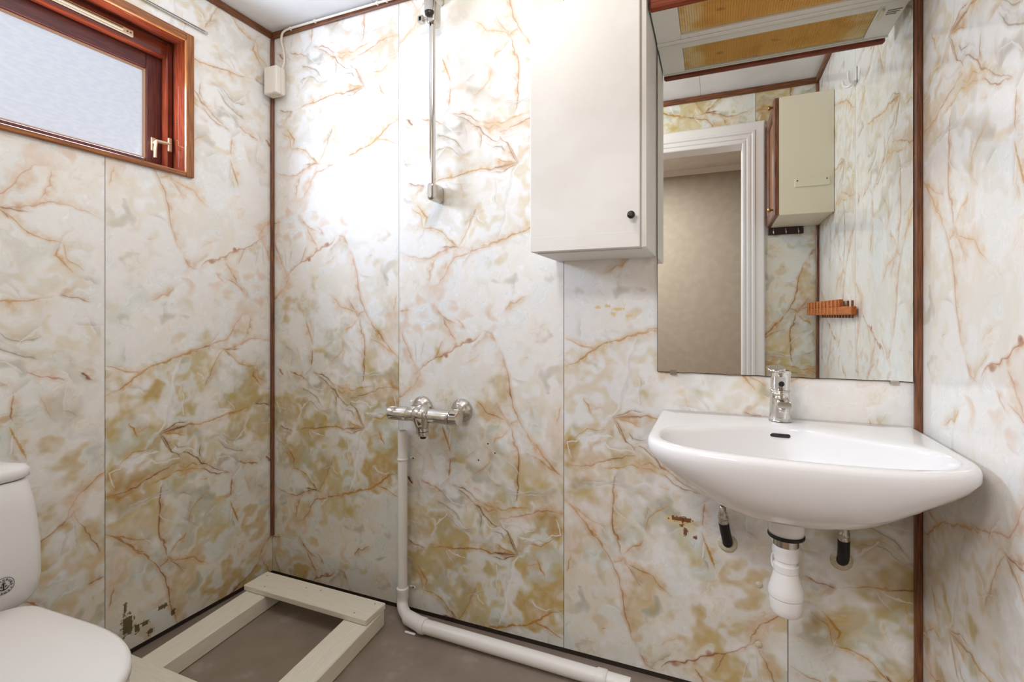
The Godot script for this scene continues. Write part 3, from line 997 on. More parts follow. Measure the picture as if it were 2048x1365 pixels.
func build_mirror_and_lamp() -> void:
	var m := thing("wall_mirror", "tall rectangular frameless mirror with worn lower edge above the washbasin", "mirror", Vector3(1.476, 0.873, 0.0))
	var st := new_st()
	var poly := PackedVector2Array([Vector2(0, 0.002), Vector2(0.004, 0.0)])
	var rng := RandomNumberGenerator.new()
	rng.seed = 5
	for k in 24:
		poly.append(Vector2(0.02 + k * 0.0235, rng.randf_range(-0.0012, 0.001)))
	poly.append_array([Vector2(0.584, 0.0), Vector2(0.584, 0.915), Vector2(0.0, 0.915)])
	add_prism(st, poly, 0.0042, 0.0052)
	obj("glass", st, M.mirror, m)
	st = new_st()
	var back := PackedVector2Array()
	for p in poly:
		back.append(p + Vector2(-0.0012 if p.x < 0.001 else 0.0, -0.0022 if p.y < 0.01 else 0.0))
	add_prism(st, back, 0.0005, 0.0042)
	obj("mirror_back", st, M.mirror_edge, m)
	for x in [0.0425, 0.548]:
		var c := Node3D.new()
		c.name = "clip"
		m.add_child(c, true)
		box_part("hook", Vector3(x - 0.009, -0.004, 0.0055), Vector3(x + 0.009, 0.006 if x < 0.1 else 0.001, 0.0075), M.brushed, c, 0.0006)
		box_part("foot", Vector3(x - 0.009, -0.008, 0.0005), Vector3(x + 0.009, -0.004, 0.0075), M.brushed, c, 0.0006)

	var l := thing("mirror_lamp", "white lamp housing with amber prismatic diffuser above the mirror", "lamp", Vector3(1.476, 1.79, 0.0))
	var w := 0.584
	# housing: a shell with an opening below for the diffuser
	st = new_st()
	add_box(st, Vector3(0, 0.0, 0.0), Vector3(0.064, 0.075, 0.19), 0.002)
	add_box(st, Vector3(0.526, 0.0, 0.0), Vector3(w, 0.075, 0.19), 0.002)
	add_box(st, Vector3(0.064, 0.0, 0.0), Vector3(0.526, 0.075, 0.04), 0.0)
	add_box(st, Vector3(0.064, 0.0, 0.177), Vector3(0.526, 0.075, 0.19), 0.0)
	add_box(st, Vector3(0.064, 0.045, 0.04), Vector3(0.526, 0.075, 0.177), 0.0)
	obj("housing", st, M.lamp_white, l)
	box_part("back_rail", Vector3(0.0, -0.004, 0.0055), Vector3(w, 0.0, 0.02), M.lamp_white, l, 0.001)
	box_part("front_rail", Vector3(0.0, -0.003, 0.183), Vector3(w, 0.0, 0.19), M.lamp_white, l, 0.001)
	# amber diffuser: rows of small pyramids
	st = new_st()
	var nx := 76
	var nz := 22
	for i in nx:
		for k in nz:
			var x0 := 0.0645 + 0.461 * i / nx
			var x1 := 0.0645 + 0.461 * (i + 1) / nx
			var z0 := 0.0405 + 0.136 * k / nz
			var z1 := 0.0405 + 0.136 * (k + 1) / nz
			var tip := Vector3((x0 + x1) / 2, 0.0022, (z0 + z1) / 2)
			var y := 0.005
			tri(st, Vector3(x0, y, z0), Vector3(x1, y, z0), tip)
			tri(st, Vector3(x1, y, z0), Vector3(x1, y, z1), tip)
			tri(st, Vector3(x1, y, z1), Vector3(x0, y, z1), tip)
			tri(st, Vector3(x0, y, z1), Vector3(x0, y, z0), tip)
	add_box(st, Vector3(0.0645, 0.005, 0.0405), Vector3(0.5255, 0.008, 0.1765), 0.0)
	var amber := plain(Color.WHITE, 0.3)
	amber.albedo_texture = diffuser_texture()
	amber.uv1_triplanar = true
	amber.uv1_scale = Vector3(1.0 / 0.461, 1.0, 1.0 / 0.136)
	amber.uv1_offset = Vector3(-0.0645 / 0.461, 0.0, -0.0405 / 0.136)
	obj("diffuser", st, amber, l)
	var strip := new_st()
	add_box(strip, Vector3(0.0, -0.014, 0.1905), Vector3(w - 0.004, 0.085, 0.206), 0.005)
	obj("front_strip", strip, M.strip_wood, l)
	# shaver socket, pull switch and faint print at the right end
	var so := Node3D.new()
	so.name = "shaver_socket"
	l.add_child(so)
	box_part("socket_plate", Vector3(0.536, -0.0015, 0.012), Vector3(0.578, 0.0, 0.034), M.lamp_white, so, 0.0006)
	box_part("socket_slit", Vector3(0.54, -0.0019, 0.0205), Vector3(0.574, -0.0013, 0.0222), M.slot, so, 0.0)
	var sw := Node3D.new()
	sw.name = "rocker_switch"
	l.add_child(sw)
	box_part("switch_bed", Vector3(0.529, -0.001, 0.03), Vector3(0.542, 0.0, 0.09), M.lamp_white, sw, 0.0004)
	box_part("rocker", Vector3(0.531, -0.007, 0.036), Vector3(0.539, 0.0, 0.084), M.cream_plate, sw, 0.002)
	for k in 3:
		box_part("faint_print", Vector3(0.548, -0.0006, 0.05 + 0.009 * k), Vector3(0.578 - 0.004 * k, 0.0, 0.0545 + 0.009 * k), M.stain, l, 0.0)


# Aged plastic: amber in the middle, paler at the ends, with a few dark specks inside.
func diffuser_texture() -> ImageTexture:
	var n := FastNoiseLite.new()
	n.seed = 4
	n.frequency = 0.012
	n.fractal_octaves = 4
	var im := Image.create(460, 136, false, Image.FORMAT_RGB8)
	var pale := Color8(236, 220, 172)
	var gold := Color8(226, 174, 84)
	var deep := Color8(198, 140, 54)
	var specks := [[92.0, 70.0, 13.0, 7.0], [238.0, 60.0, 10.0, 4.0], [60.0, 104.0, 5.0, 3.0]]
	for y in 136:
		for x in 460:
			var v := n.get_noise_2d(x, y)
			var edge := minf(x, 459.0 - x) + v * 40.0
			var c := pale.lerp(gold, ramp01(18.0, 62.0, edge))
			c = c.lerp(deep, clampf(v * 1.4, 0.0, 0.6))
			for s in specks:
				var d := pow((x - s[0] + v * 14.0) / s[2], 2.0) + pow((y - s[1] + v * 10.0) / s[3], 2.0)
				c = c.lerp(Color8(110, 68, 22), 0.75 * ramp01(1.5, 0.2, d))
			im.set_pixel(x, y, c)
	return ImageTexture.create_from_image(im)


func build_cabinet() -> void:
	var c := thing("wall_cabinet", "white wall cabinet with a dark round knob beside the mirror", "cabinet", Vector3(1.175, 1.198, 0.0))
	var st := new_st()
	add_box(st, Vector3(0.0, 0.0, 0.0005), Vector3(0.297, 0.648, 0.205), 0.0015)
	obj("body", st, M.cabinet, c)
	box_part("base_board", Vector3(0.012, -0.003, 0.006), Vector3(0.285, 0.0, 0.2), M.cabinet_inside, c, 0.0005)
	var d := Node3D.new()
	d.name = "door"
	c.add_child(d)
	box_part("door_panel", Vector3(-0.002, 0.0, 0.2055), Vector3(0.283, 0.645, 0.224), M.cabinet, d, 0.0025)
	box_part("edge_band", Vector3(0.0, 0.0008, 0.2242), Vector3(0.281, 0.038, 0.2246), M.cabinet, d, 0.0002)
	box_part("hinge_post", Vector3(0.284, 0.0, 0.2055), Vector3(0.297, 0.648, 0.218), M.cabinet, c, 0.001)
	lathe_part("knob", [[0.004, 0.0], [0.0042, 0.008], [0.0078, 0.011], [0.0095, 0.015], [0.0095, 0.018], [0.0078, 0.021], [0.004, 0.0225]], M.dark_metal, d, along(Vector3(0.2635, 0.076, 0.224), Vector3(0, 0, 1)), 24)


# Outline of the washbasin seen from above, x from its middle and z from the wall; n points, from the back left corner round.
func basin_outline(half: float, inset: float) -> PackedVector2Array:
	var out := PackedVector2Array()
	var a := half - inset
	for k in 24:
		out.append(Vector2(lerpf(-a, a, k / 24.0), inset * 0.2 + 0.0005))
	for k in 16:
		out.append(Vector2(a, lerpf(inset * 0.2 + 0.0005, 0.29, k / 16.0)))
	for k in 64:
		var f := PI * k / 64.0
		var cx := cos(f)
		var x := a * signf(cx) * pow(absf(cx), 2.0 / 2.7)
		out.append(Vector2(x, 0.29 + (0.155 - inset) * pow(absf(sin(f)), 2.0 / 2.7)))
	for k in 16:
		out.append(Vector2(-a, lerpf(0.29, inset * 0.2 + 0.0005, k / 16.0)))
	return out


# The bowl's opening, point by point along rays from its middle through the outline.
func bowl_outline(outer: PackedVector2Array) -> PackedVector2Array:
	var mid := Vector2(0, 0.262)
	var out := PackedVector2Array()
	var rim := basin_outline(0.288, 0.03)
	for i in outer.size():
		var dir := (outer[i] - mid).normalized()
		var r := 0.02
		while r < 0.5:
			var p := mid + dir * r
			var ax := absf(p.x)
			if p.y < 0.09 + 0.72 * p.x * p.x / (ax + 0.05) or not Geometry2D.is_point_in_polygon(p, rim):
				break
			r += 0.002
		out.append(mid + dir * r)
	for pass_ in 5:
		var s := PackedVector2Array()
		for i in out.size():
			s.append((out[i - 1] + out[i] * 2.0 + out[(i + 1) % out.size()]) / 4.0)
		out = s
	return out


func build_basin() -> void:
	var b := thing("washbasin", "white wall hung porcelain washbasin in the corner under the mirror", "washbasin", Vector3(1.774, 0.0, 0.001))
	var outer := basin_outline(0.288, 0.0)
	var bowl := bowl_outline(outer)
	var n := outer.size()
	var rings := []
	var level := func(pts: PackedVector2Array, y: float) -> void:
		var r := PackedVector3Array()
		for p in pts:
			r.append(Vector3(p.x, y, p.y))
		rings.append(r)
	# inside of the bowl, from the waste up
	for s in [[0.07, 0.628], [0.2, 0.629], [0.4, 0.633], [0.58, 0.640], [0.72, 0.652], [0.82, 0.670], [0.895, 0.695], [0.945, 0.722], [0.975, 0.742], [0.99, 0.753], [1.0, 0.759]]:
		var pts := PackedVector2Array()
		for i in n:
			pts.append(Vector2(0, 0.235).lerp(Vector2(0, 0.262), s[0]) + (bowl[i] - Vector2(0, 0.262)) * s[0])
		level.call(pts, s[1])
	# rounded lip and deck
	for s in [[0.06, 0.7628], [0.16, 0.7655], [0.35, 0.767], [0.7, 0.7672]]:
		var rim := basin_outline(0.288, 0.006)
		var pts := PackedVector2Array()
		for i in n:
			pts.append(bowl[i].lerp(rim[i], s[0]))
		level.call(pts, s[1])
	for s in [[0.010, 0.7668], [0.005, 0.7650], [0.0015, 0.7610], [0.0, 0.755], [0.0, 0.742]]:
		level.call(basin_outline(0.288, s[0]), s[1])
	# apron down to the underside
	for s in [[0.025, 0.723, 0.07], [0.065, 0.705, 0.17], [0.13, 0.686, 0.3], [0.23, 0.667, 0.43], [0.36, 0.649, 0.56], [0.51, 0.632, 0.69], [0.68, 0.618, 0.82], [0.85, 0.609, 0.93], [1.0, 0.606, 1.0]]:
		var pts := PackedVector2Array()
		for i in n:
			var d := (outer[i] - Vector2(0, 0.2)).normalized()
			var side := clampf(absf(outer[i].x) / 0.25, 0.0, 1.0)
			pts.append(outer[i].lerp(Vector2(d.x * 0.13, 0.2 + d.y * 0.1), lerpf(s[0], s[2], side * side)))
		level.call(pts, s[1])
	var st := new_st()
	add_loft(st, rings, 1)
	obj("bowl", st, M.porcelain, b)
	lathe_part("outlet_neck", [[0.03, 0.546], [0.0355, 0.547], [0.0365, 0.556], [0.037, 0.618]], M.porcelain, b, Transform3D(Basis(), Vector3(-0.002, 0, 0.2)), 36)
	# overflow slot in the back of the bowl
	var sl := new_st()
	add_soft_box(sl, 0.044, 0.0085, 0.0042, -0.004, 0.002, 0.0008, Transform3D(Basis(Vector3.RIGHT, -0.55), Vector3(-0.003, 0.7405, 0.0995)))
	obj("overflow_slot", sl, M.slot, b)
	lathe_part("waste_grid", [[0.028, 0.0], [0.028, 0.002], [0.024, 0.003], [0.004, 0.0015]], M.chrome, b, Transform3D(Basis(), Vector3(0, 0.6285, 0.237)), 24)


func build_tap() -> void:
	var t := thing("basin_tap", "short chrome single lever tap standing on the washbasin", "tap", Vector3(1.777, 0.768, 0.05))
	# body: an upright barrel that leans into its spout
	var rings := []
	for s in [[0.0, 0.0238, 0.0], [0.002, 0.0246, 0.0], [0.02, 0.0242, 0.0], [0.04, 0.0235, 0.001], [0.06, 0.0232, 0.002], [0.07, 0.0226, 0.003], [0.0725, 0.021, 0.003]]:
		var r := PackedVector3Array()
		for i in 40:
			var a := TAU * i / 40
			r.append(Vector3(cos(a) * s[1], s[0], sin(a) * s[1] * 1.02 + s[2]))
		rings.append(r)
	var st := new_st()
	add_loft(st, rings, 1)
	obj("barrel", st, M.chrome, t)
	# spout
	rings = []
	for s in [[0.0, 0.052, 0.036, 0.024], [0.03, 0.053, 0.036, 0.022], [0.055, 0.052, 0.035, 0.02], [0.072, 0.051, 0.033, 0.018], [0.078, 0.051, 0.029, 0.014]]:
		rings.append(ring_of(round_rect(s[2], s[3], minf(s[3], s[2]) * 0.42, 5), s[0], Transform3D(Basis(), Vector3(0.0, s[1], 0.004))))
	st = new_st()
	add_loft(st, rings, 1)
	var sp := obj("spout", st, M.chrome, t)
	lathe_part("aerator", [[0.0085, -0.008], [0.0105, -0.007], [0.0105, 0.006], [0.009, 0.006]], M.chrome, sp, Transform3D(Basis(), Vector3(0.0, 0.038, 0.062)), 20)
	lathe_part("collar", [[0.0215, 0.0], [0.0228, 0.001], [0.0228, 0.004], [0.0215, 0.005]], M.brushed, t, Transform3D(Basis(), Vector3(0, 0.0722, 0.003)), 32)
	# lever: a block with a flat tilted top that reaches forwards
	rings = []
	for s in [[0.0775, 0.020, 0.020, 0.002], [0.085, 0.0215, 0.0215, 0.003], [0.105, 0.022, 0.023, 0.004], [0.116, 0.0222, 0.026, 0.006], [0.1215, 0.0222, 0.0285, 0.009], [0.1235, 0.021, 0.0275, 0.009]]:
		var r := PackedVector3Array()
		for i in 40:
			var a := TAU * i / 40
			var x: float = signf(cos(a)) * pow(absf(cos(a)), 0.72) * s[1]
			var z: float = signf(sin(a)) * pow(absf(sin(a)), 0.72) * s[2]
			r.append(Vector3(x, s[0] + (z * 0.14 if s[0] > 0.1 else 0.0), z + s[3]))
		rings.append(r)
	st = new_st()
	add_loft(st, rings, 1)
	var lv := obj("lever", st, M.chrome, t)
	lathe_part("temperature_dot", [[0.0066, -0.004], [0.0066, 0.0006], [0.005, 0.0012]], M.black, lv, along(Vector3(0.0, 0.094, 0.0258), Vector3(0, 0, 1)), 20)
	lathe_part("base_ring", [[0.0262, 0.0], [0.0262, 0.002], [0.0247, 0.003]], M.brushed, t, Transform3D(Basis(), Vector3.ZERO), 36)
	box_part("pop_up_guide", Vector3(-0.006, 0.002, 0.022), Vector3(0.006, 0.012, 0.0275), M.chrome, t, 0.003)


func build_trap() -> void:
	var t := thing("bottle_trap", "white plastic bottle trap hanging below the washbasin", "drain trap", Vector3(1.772, 0.0, 0.201))
	lathe_part("gasket", [[0.036, 0.5385], [0.0372, 0.5405], [0.0372, 0.5445], [0.035, 0.5458]], M.rubber, t, Transform3D(), 36)
	var thread := []
	for k in 7:
		thread.append([0.0255, 0.517 + k * 0.003])
		thread.append([0.024, 0.5185 + k * 0.003])
	lathe_part("threaded_tail", thread, M.brushed, t, Transform3D(), 32)
	lathe_part("union_nut", [[0.0235, 0.487], [0.0245, 0.4885], [0.0245, 0.4885], [0.026, 0.51], [0.026, 0.51], [0.026, 0.5185], [0.0245, 0.52]], M.trap, t, Transform3D(), 28)
	lathe_part("neck", [[0.0215, 0.464], [0.0215, 0.49]], M.trap, t, Transform3D(), 28)
	var nut := new_st()
	add_lathe(nut, [[0.0255, 0.462], [0.026, 0.4635], [0.026, 0.4635], [0.026, 0.4775], [0.026, 0.4775], [0.025, 0.479], [0.0215, 0.479]], 12, Transform3D(), 1)
	obj("lock_nut", nut, M.trap, t)
	lathe_part("bottle", [[0.0235, 0.464], [0.025, 0.459], [0.031, 0.437], [0.0355, 0.422], [0.0362, 0.416], [0.0358, 0.409], [0.0358, 0.409], [0.034, 0.4065]], M.trap, t, Transform3D(), 40)
	lathe_part("cup", [[0.0335, 0.4075], [0.0338, 0.40], [0.0325, 0.385], [0.031, 0.372], [0.0285, 0.3695], [0.0, 0.369]], M.trap, t, Transform3D(), 40)
	tube_part("outlet_pipe", smooth_path([Vector3(0, 0.49, -0.006), Vector3(0, 0.49, -0.05), Vector3(0, 0.49, -0.12), Vector3(0, 0.49, -0.2)], 4), 0.0185, M.trap, t, 24)
	lathe_part("outlet_nut", [[0.021, 0.0], [0.0245, 0.002], [0.0245, 0.016], [0.021, 0.018]], M.trap, t, along(Vector3(0, 0.49, -0.03), Vector3(0, 0, -1)), 16)
	var ring := []
	for k in 17:
		var a := TAU * k / 16.0
		ring.append(Vector3(-0.024 + 0.004 * cos(a), 0.481 + 0.016 * sin(a), 0.006 * cos(a)))
	tube_part("pull_ring", ring, 0.002, M.trap, t, 8)


func build_hoses() -> void:
	for s in [[1.657, 0.42, [Vector3(0, 0, 0.004), Vector3(-0.001, 0.012, 0.016), Vector3(-0.006, 0.04, 0.03), Vector3(-0.01, 0.066, 0.038)], Vector3(-0.016, 0.15, 0.05), "black ribbed supply hose leaving the wall near the rust stain"], [1.917, 0.422, [Vector3(0, 0, 0.004), Vector3(0.0, 0.012, 0.018), Vector3(-0.002, 0.04, 0.034), Vector3(-0.003, 0.066, 0.04)], Vector3(-0.004, 0.165, 0.052), "black supply hose leaving the wall near the wooden corner strip"]]:
		var h := thing("supply_hose", s[4], "hose", Vector3(s[0], s[1], 0.0), "water hoses under the washbasin")
		var seal := new_st()
		add_lathe(seal, [[0.025, 0.0], [0.024, 0.004], [0.019, 0.008], [0.012, 0.009]], 20, along(Vector3(0, -0.002, 0.0), Vector3(0, 0, 1)))
		obj("wall_seal", seal, M.seal, h)
		var path: Array = smooth_path(s[2], 10)
		var radii := []
		for k in path.size():
			radii.append(0.0125 + (0.0006 if k % 2 else -0.0006))
		tube_part("sleeve", path, radii, M.rubber, h, 18)
		var end: Vector3 = path[-1]
		var d: Vector3 = (s[3] - end).normalized()
		lathe_part("fitting", [[0.0115, -0.002], [0.0125, 0.0], [0.0125, 0.007], [0.0105, 0.009], [0.013, 0.011], [0.013, 0.018], [0.011, 0.02], [0.0115, 0.026], [0.009, 0.03], [0.0085, 0.044], [0.006, 0.046]], M.brushed, h, along(end, d), 12)
		tube_part("copper_tail", [end + d * 0.044, s[3]], 0.005, plain(Color8(120, 122, 104), 0.4, 0.5), h, 12)


func build_shower_rail() -> void:
	var r := thing("shower_rail", "chrome shower riser rail with a slider at its top", "shower rail", Vector3(0.772, 1.435, 0.0))
	lathe_part("rail_bar", [[0.0102, 0.0], [0.0102, 0.675]], M.chrome, r, Transform3D(Basis(), Vector3(0.0, 0.0, 0.058)), 28)
	for y in [0.0, 0.665]:
		var st := new_st()
		add_soft_box(st, 0.028, 0.058, 0.0135, 0.0005, 0.074, 0.008, Transform3D(Basis(), Vector3(0.0, y, 0.0)))
		obj("bracket", st, M.brushed, r)
	var s := Node3D.new()
	s.name = "slider"
	s.position = Vector3(0, 0.59, 0.058)
	r.add_child(s)
	var st := new_st()
	add_soft_box(st, 0.032, 0.075, 0.011, -0.026, 0.017, 0.006, Transform3D(Basis(), Vector3(0.002, -0.008, 0)))
	obj("slider_body", st, M.brushed, s)
	lathe_part("slider_nose", [[0.0165, 0.0], [0.0165, 0.036], [0.0145, 0.039]], M.chrome, s, Transform3D(Basis(), Vector3(0.0, -0.012, 0.018)), 28)
	lathe_part("dark_button", [[0.0145, -0.0085], [0.0155, -0.002], [0.0155, 0.0]], M.dark_metal, s, Transform3D(Basis(), Vector3(0.0, -0.012, 0.018)), 24)
	st = new_st()
	add_lathe(st, [[0.0, -0.054], [0.0038, -0.041], [0.0038, -0.036]], 12, Transform3D(Basis(), Vector3(-0.001, 0, 0.012)))
	obj("pointer", st, M.black, s)
	# square hose holder on the left
	var h := Node3D.new()
	h.name = "shower_holder"
	s.add_child(h)
	st = new_st()
	add_frame(st, -0.044, -0.028, -0.034, -0.0145, [[0.0, -0.004], [0.0, 0.014], [0.004, 0.014], [0.004, -0.004]], Transform3D())
	obj("holder_cup", st, M.brushed, h)
	box_part("holder_hollow", Vector3(-0.0445, -0.0285, -0.004), Vector3(-0.0335, -0.014, 0.008), M.black, h, 0.0)
	box_part("holder_arm", Vector3(-0.031, -0.026, -0.002), Vector3(-0.012, -0.015, 0.008), M.brushed, h, 0.001)


func build_shower_mixer() -> void:
	var m := thing("shower_mixer", "chrome bar shower mixer on two wall flanges without a hose", "shower mixer", Vector3(0.748, 0.703, 0.0))
	for x in [-0.05, 0.102]:
		var f := lathe_part("wall_flange", [[0.0385, 0.0], [0.0385, 0.004], [0.035, 0.011], [0.026, 0.019], [0.018, 0.025], [0.0175, 0.05]], M.brushed, m, along(Vector3(x, 0.0135, 0.0005), Vector3(0, 0, 1)), 36)
		f.name = "wall_flange" if x < 0 else "wall_flange_001"
	var ax := along(Vector3(-0.134, 0.0, 0.064), Vector3(1, 0, 0))
	lathe_part("bar", [[0.02, 0.002], [0.0222, 0.004], [0.0228, 0.10], [0.0228, 0.2275], [0.0215, 0.229]], M.chrome, m, ax, 40)
	lathe_part("flow_handle", [[0.0, -0.004], [0.0215, -0.004], [0.0232, -0.002], [0.0232, -0.002], [0.0232, 0.066], [0.0225, 0.067]], M.chrome, m, ax, 40)
	var k := lathe_part("temperature_handle", [[0.0215, 0.2305], [0.0245, 0.2315], [0.0245, 0.2315], [0.0258, 0.2585], [0.0258, 0.2585], [0.0245, 0.2605], [0.0245, 0.2605], [0.0, 0.262]], M.chrome, m, ax, 40)
	box_part("grip_mark", Vector3(0.101, 0.012, 0.0805), Vector3(0.122, 0.0165, 0.0865), M.black, k, 0.001)
	lathe_part("seam_ring", [[0.0225, 0.2282], [0.0225, 0.2308]], M.black, m, ax, 32)
	# diverter: a faceted block on the bar that narrows to the outlet
	var st := new_st()
	var rings := []
	for s in [[-0.058, 0.0165, 0.0165, 0.0], [-0.042, 0.0172, 0.0172, 0.0], [-0.024, 0.022, 0.021, 0.002], [-0.004, 0.0295, 0.026, 0.006], [0.012, 0.029, 0.027, 0.009], [0.028, 0.022, 0.02, 0.002], [0.034, 0.012, 0.011, -0.004]]:
		var r := PackedVector3Array()
		for i in 24:
			var a := TAU * i / 24
			var q := 0.58
			r.append(Vector3(signf(cos(a)) * pow(absf(cos(a)), q) * s[1] - 0.008, s[0], signf(sin(a)) * pow(absf(sin(a)), q) * s[2] + 0.07 + s[3]))
		rings.append(r)
	add_loft(st, rings, 1)
	obj("diverter", st, M.chrome, m)
	lathe_part("outlet", [[0.0155, -0.066], [0.0172, -0.064], [0.0172, -0.064], [0.0178, -0.05], [0.0178, -0.05], [0.0178, -0.04]], M.chrome, m, Transform3D(Basis(), Vector3(-0.004, 0.0, 0.07)), 12)
	lathe_part("outlet_seal", [[0.018, -0.0512], [0.018, -0.0495]], M.black, m, Transform3D(Basis(), Vector3(-0.004, 0.0, 0.07)), 24)
	lathe_part("black_plug", [[0.008, -0.0745], [0.0098, -0.0725], [0.0098, -0.0645]], M.black, m, Transform3D(Basis(), Vector3(-0.004, 0.0, 0.07)), 20)


func build_waste_pipe() -> void:
	var p := thing("waste_pipe", "white plastic pipe running down the wall and along the floor", "pipe", Vector3(0.634, 0.0, 0.026))
	lathe_part("upright", [[0.0125, 0.07], [0.0163, 0.07], [0.0163, 0.07], [0.0163, 0.636], [0.0163, 0.636], [0.0125, 0.636]], M.pvc, p, Transform3D(), 28)
	lathe_part("upright_mouth", [[0.0, 0.6362], [0.0125, 0.6363]], M.stain, p, Transform3D(), 20)
	lathe_part("socket", [[0.0165, 0.062], [0.02, 0.064], [0.02, 0.064], [0.02, 0.078], [0.0205, 0.079], [0.0205, 0.096], [0.0205, 0.096], [0.0165, 0.099]], M.pvc, p, Transform3D(), 28)
	var bend := smooth_path([Vector3(0, 0.068, 0.0), Vector3(0.001, 0.048, 0.004), Vector3(0.012, 0.033, 0.014), Vector3(0.034, 0.0285, 0.03), Vector3(0.05, 0.0275, 0.042)], 6)
	tube_part("elbow", bend, 0.0185, M.pvc, p, 24)
	var a := Vector3(0.046, 0.0275, 0.04)
	var b := Vector3(0.78, 0.0245, 0.066)
	# the first stretch swings out from the wall, the rest runs along it
	var c := Vector3(0.115, 0.0275, 0.059)
	tube_part("coupling", [a, a.lerp(c, 0.06), a.lerp(c, 0.94), c], [0.0215, 0.0228, 0.0228, 0.0215], M.pvc, p, 28)
	tube_part("run", [c, b], 0.0212, M.pvc, p, 28)
	tube_part("collar", [c.lerp(b, -0.012), c.lerp(b, -0.008), c.lerp(b, 0.016), c.lerp(b, 0.02)], [0.0232, 0.0248, 0.0248, 0.0232], M.pvc, p, 28)
	tube_part("collar", [c.lerp(b, 0.86), c.lerp(b, 0.865), c.lerp(b, 0.9), c.lerp(b, 0.905)], [0.0225, 0.0242, 0.0242, 0.0225], M.pvc, p, 28)
	for y in [0.538, 0.092]:
		var cl := Node3D.new()
		cl.name = "pipe_clamp"
		p.add_child(cl, true)
		lathe_part("band", [[0.0168, y - 0.004], [0.0178, y - 0.0035], [0.0178, y + 0.0035], [0.0168, y + 0.004]], M.pvc, cl, Transform3D(), 24)
		box_part("ear", Vector3(0.012, y - 0.004, -0.0255), Vector3(0.036, y + 0.004, -0.0215), M.pvc, cl, 0.002)
		box_part("ear", Vector3(-0.03, y - 0.004, -0.0255), Vector3(-0.012, y + 0.004, -0.0215), M.pvc, cl, 0.002)
		lathe_part("screw", [[0.003, 0.0], [0.003, 0.0012], [0.0015, 0.002]], M.dark_metal, cl, along(Vector3(0.028, y, -0.0215), Vector3(0, 0, 1)), 10)
	box_part("floor_clip", Vector3(0.06, 0.0, 0.07), Vector3(0.1, 0.006, 0.078), M.pvc, p, 0.002)


func build_timber_frame() -> void:
	var f := thing("timber_frame", "low frame of white painted timber lying on the floor", "wooden frame", Vector3(0.0, 0.0, 0.0))
	var turn := Basis(Vector3.UP, 0.072)
	box_part("rail", Vector3(-0.046, 0.0, 0.0), Vector3(0.046, 0.054, 0.62), M.painted2, f, 0.003, Transform3D(turn, Vector3(0.128, 0.0008, 0.105)))
	box_part("rail", Vector3(-0.048, 0.0, 0.0), Vector3(0.048, 0.054, 0.62), M.painted2, f, 0.003, Transform3D(Basis(Vector3.UP, 0.09), Vector3(0.563, 0.0008, 0.1)))
	box_part("cross_plank", Vector3(0.08, 0.0552, 0.0935), Vector3(0.614, 0.0752, 0.1945), M.painted0, f, 0.0025)
	box_part("cross_plank", Vector3(0.1, 0.0552, 0.57), Vector3(0.68, 0.0752, 0.67), M.painted0, f, 0.0025)
	for s in [[0.105, 0.118], [0.585, 0.112], [0.16, 0.175], [0.555, 0.178], [0.3, 0.125], [0.14, 0.605], [0.36, 0.118]]:
		lathe_part("nail", [[0.0026, 0.0748], [0.0026, 0.0758], [0.0012, 0.0759]], M.stain, f, Transform3D(Basis(), Vector3(s[0], 0.0, s[1])), 10)


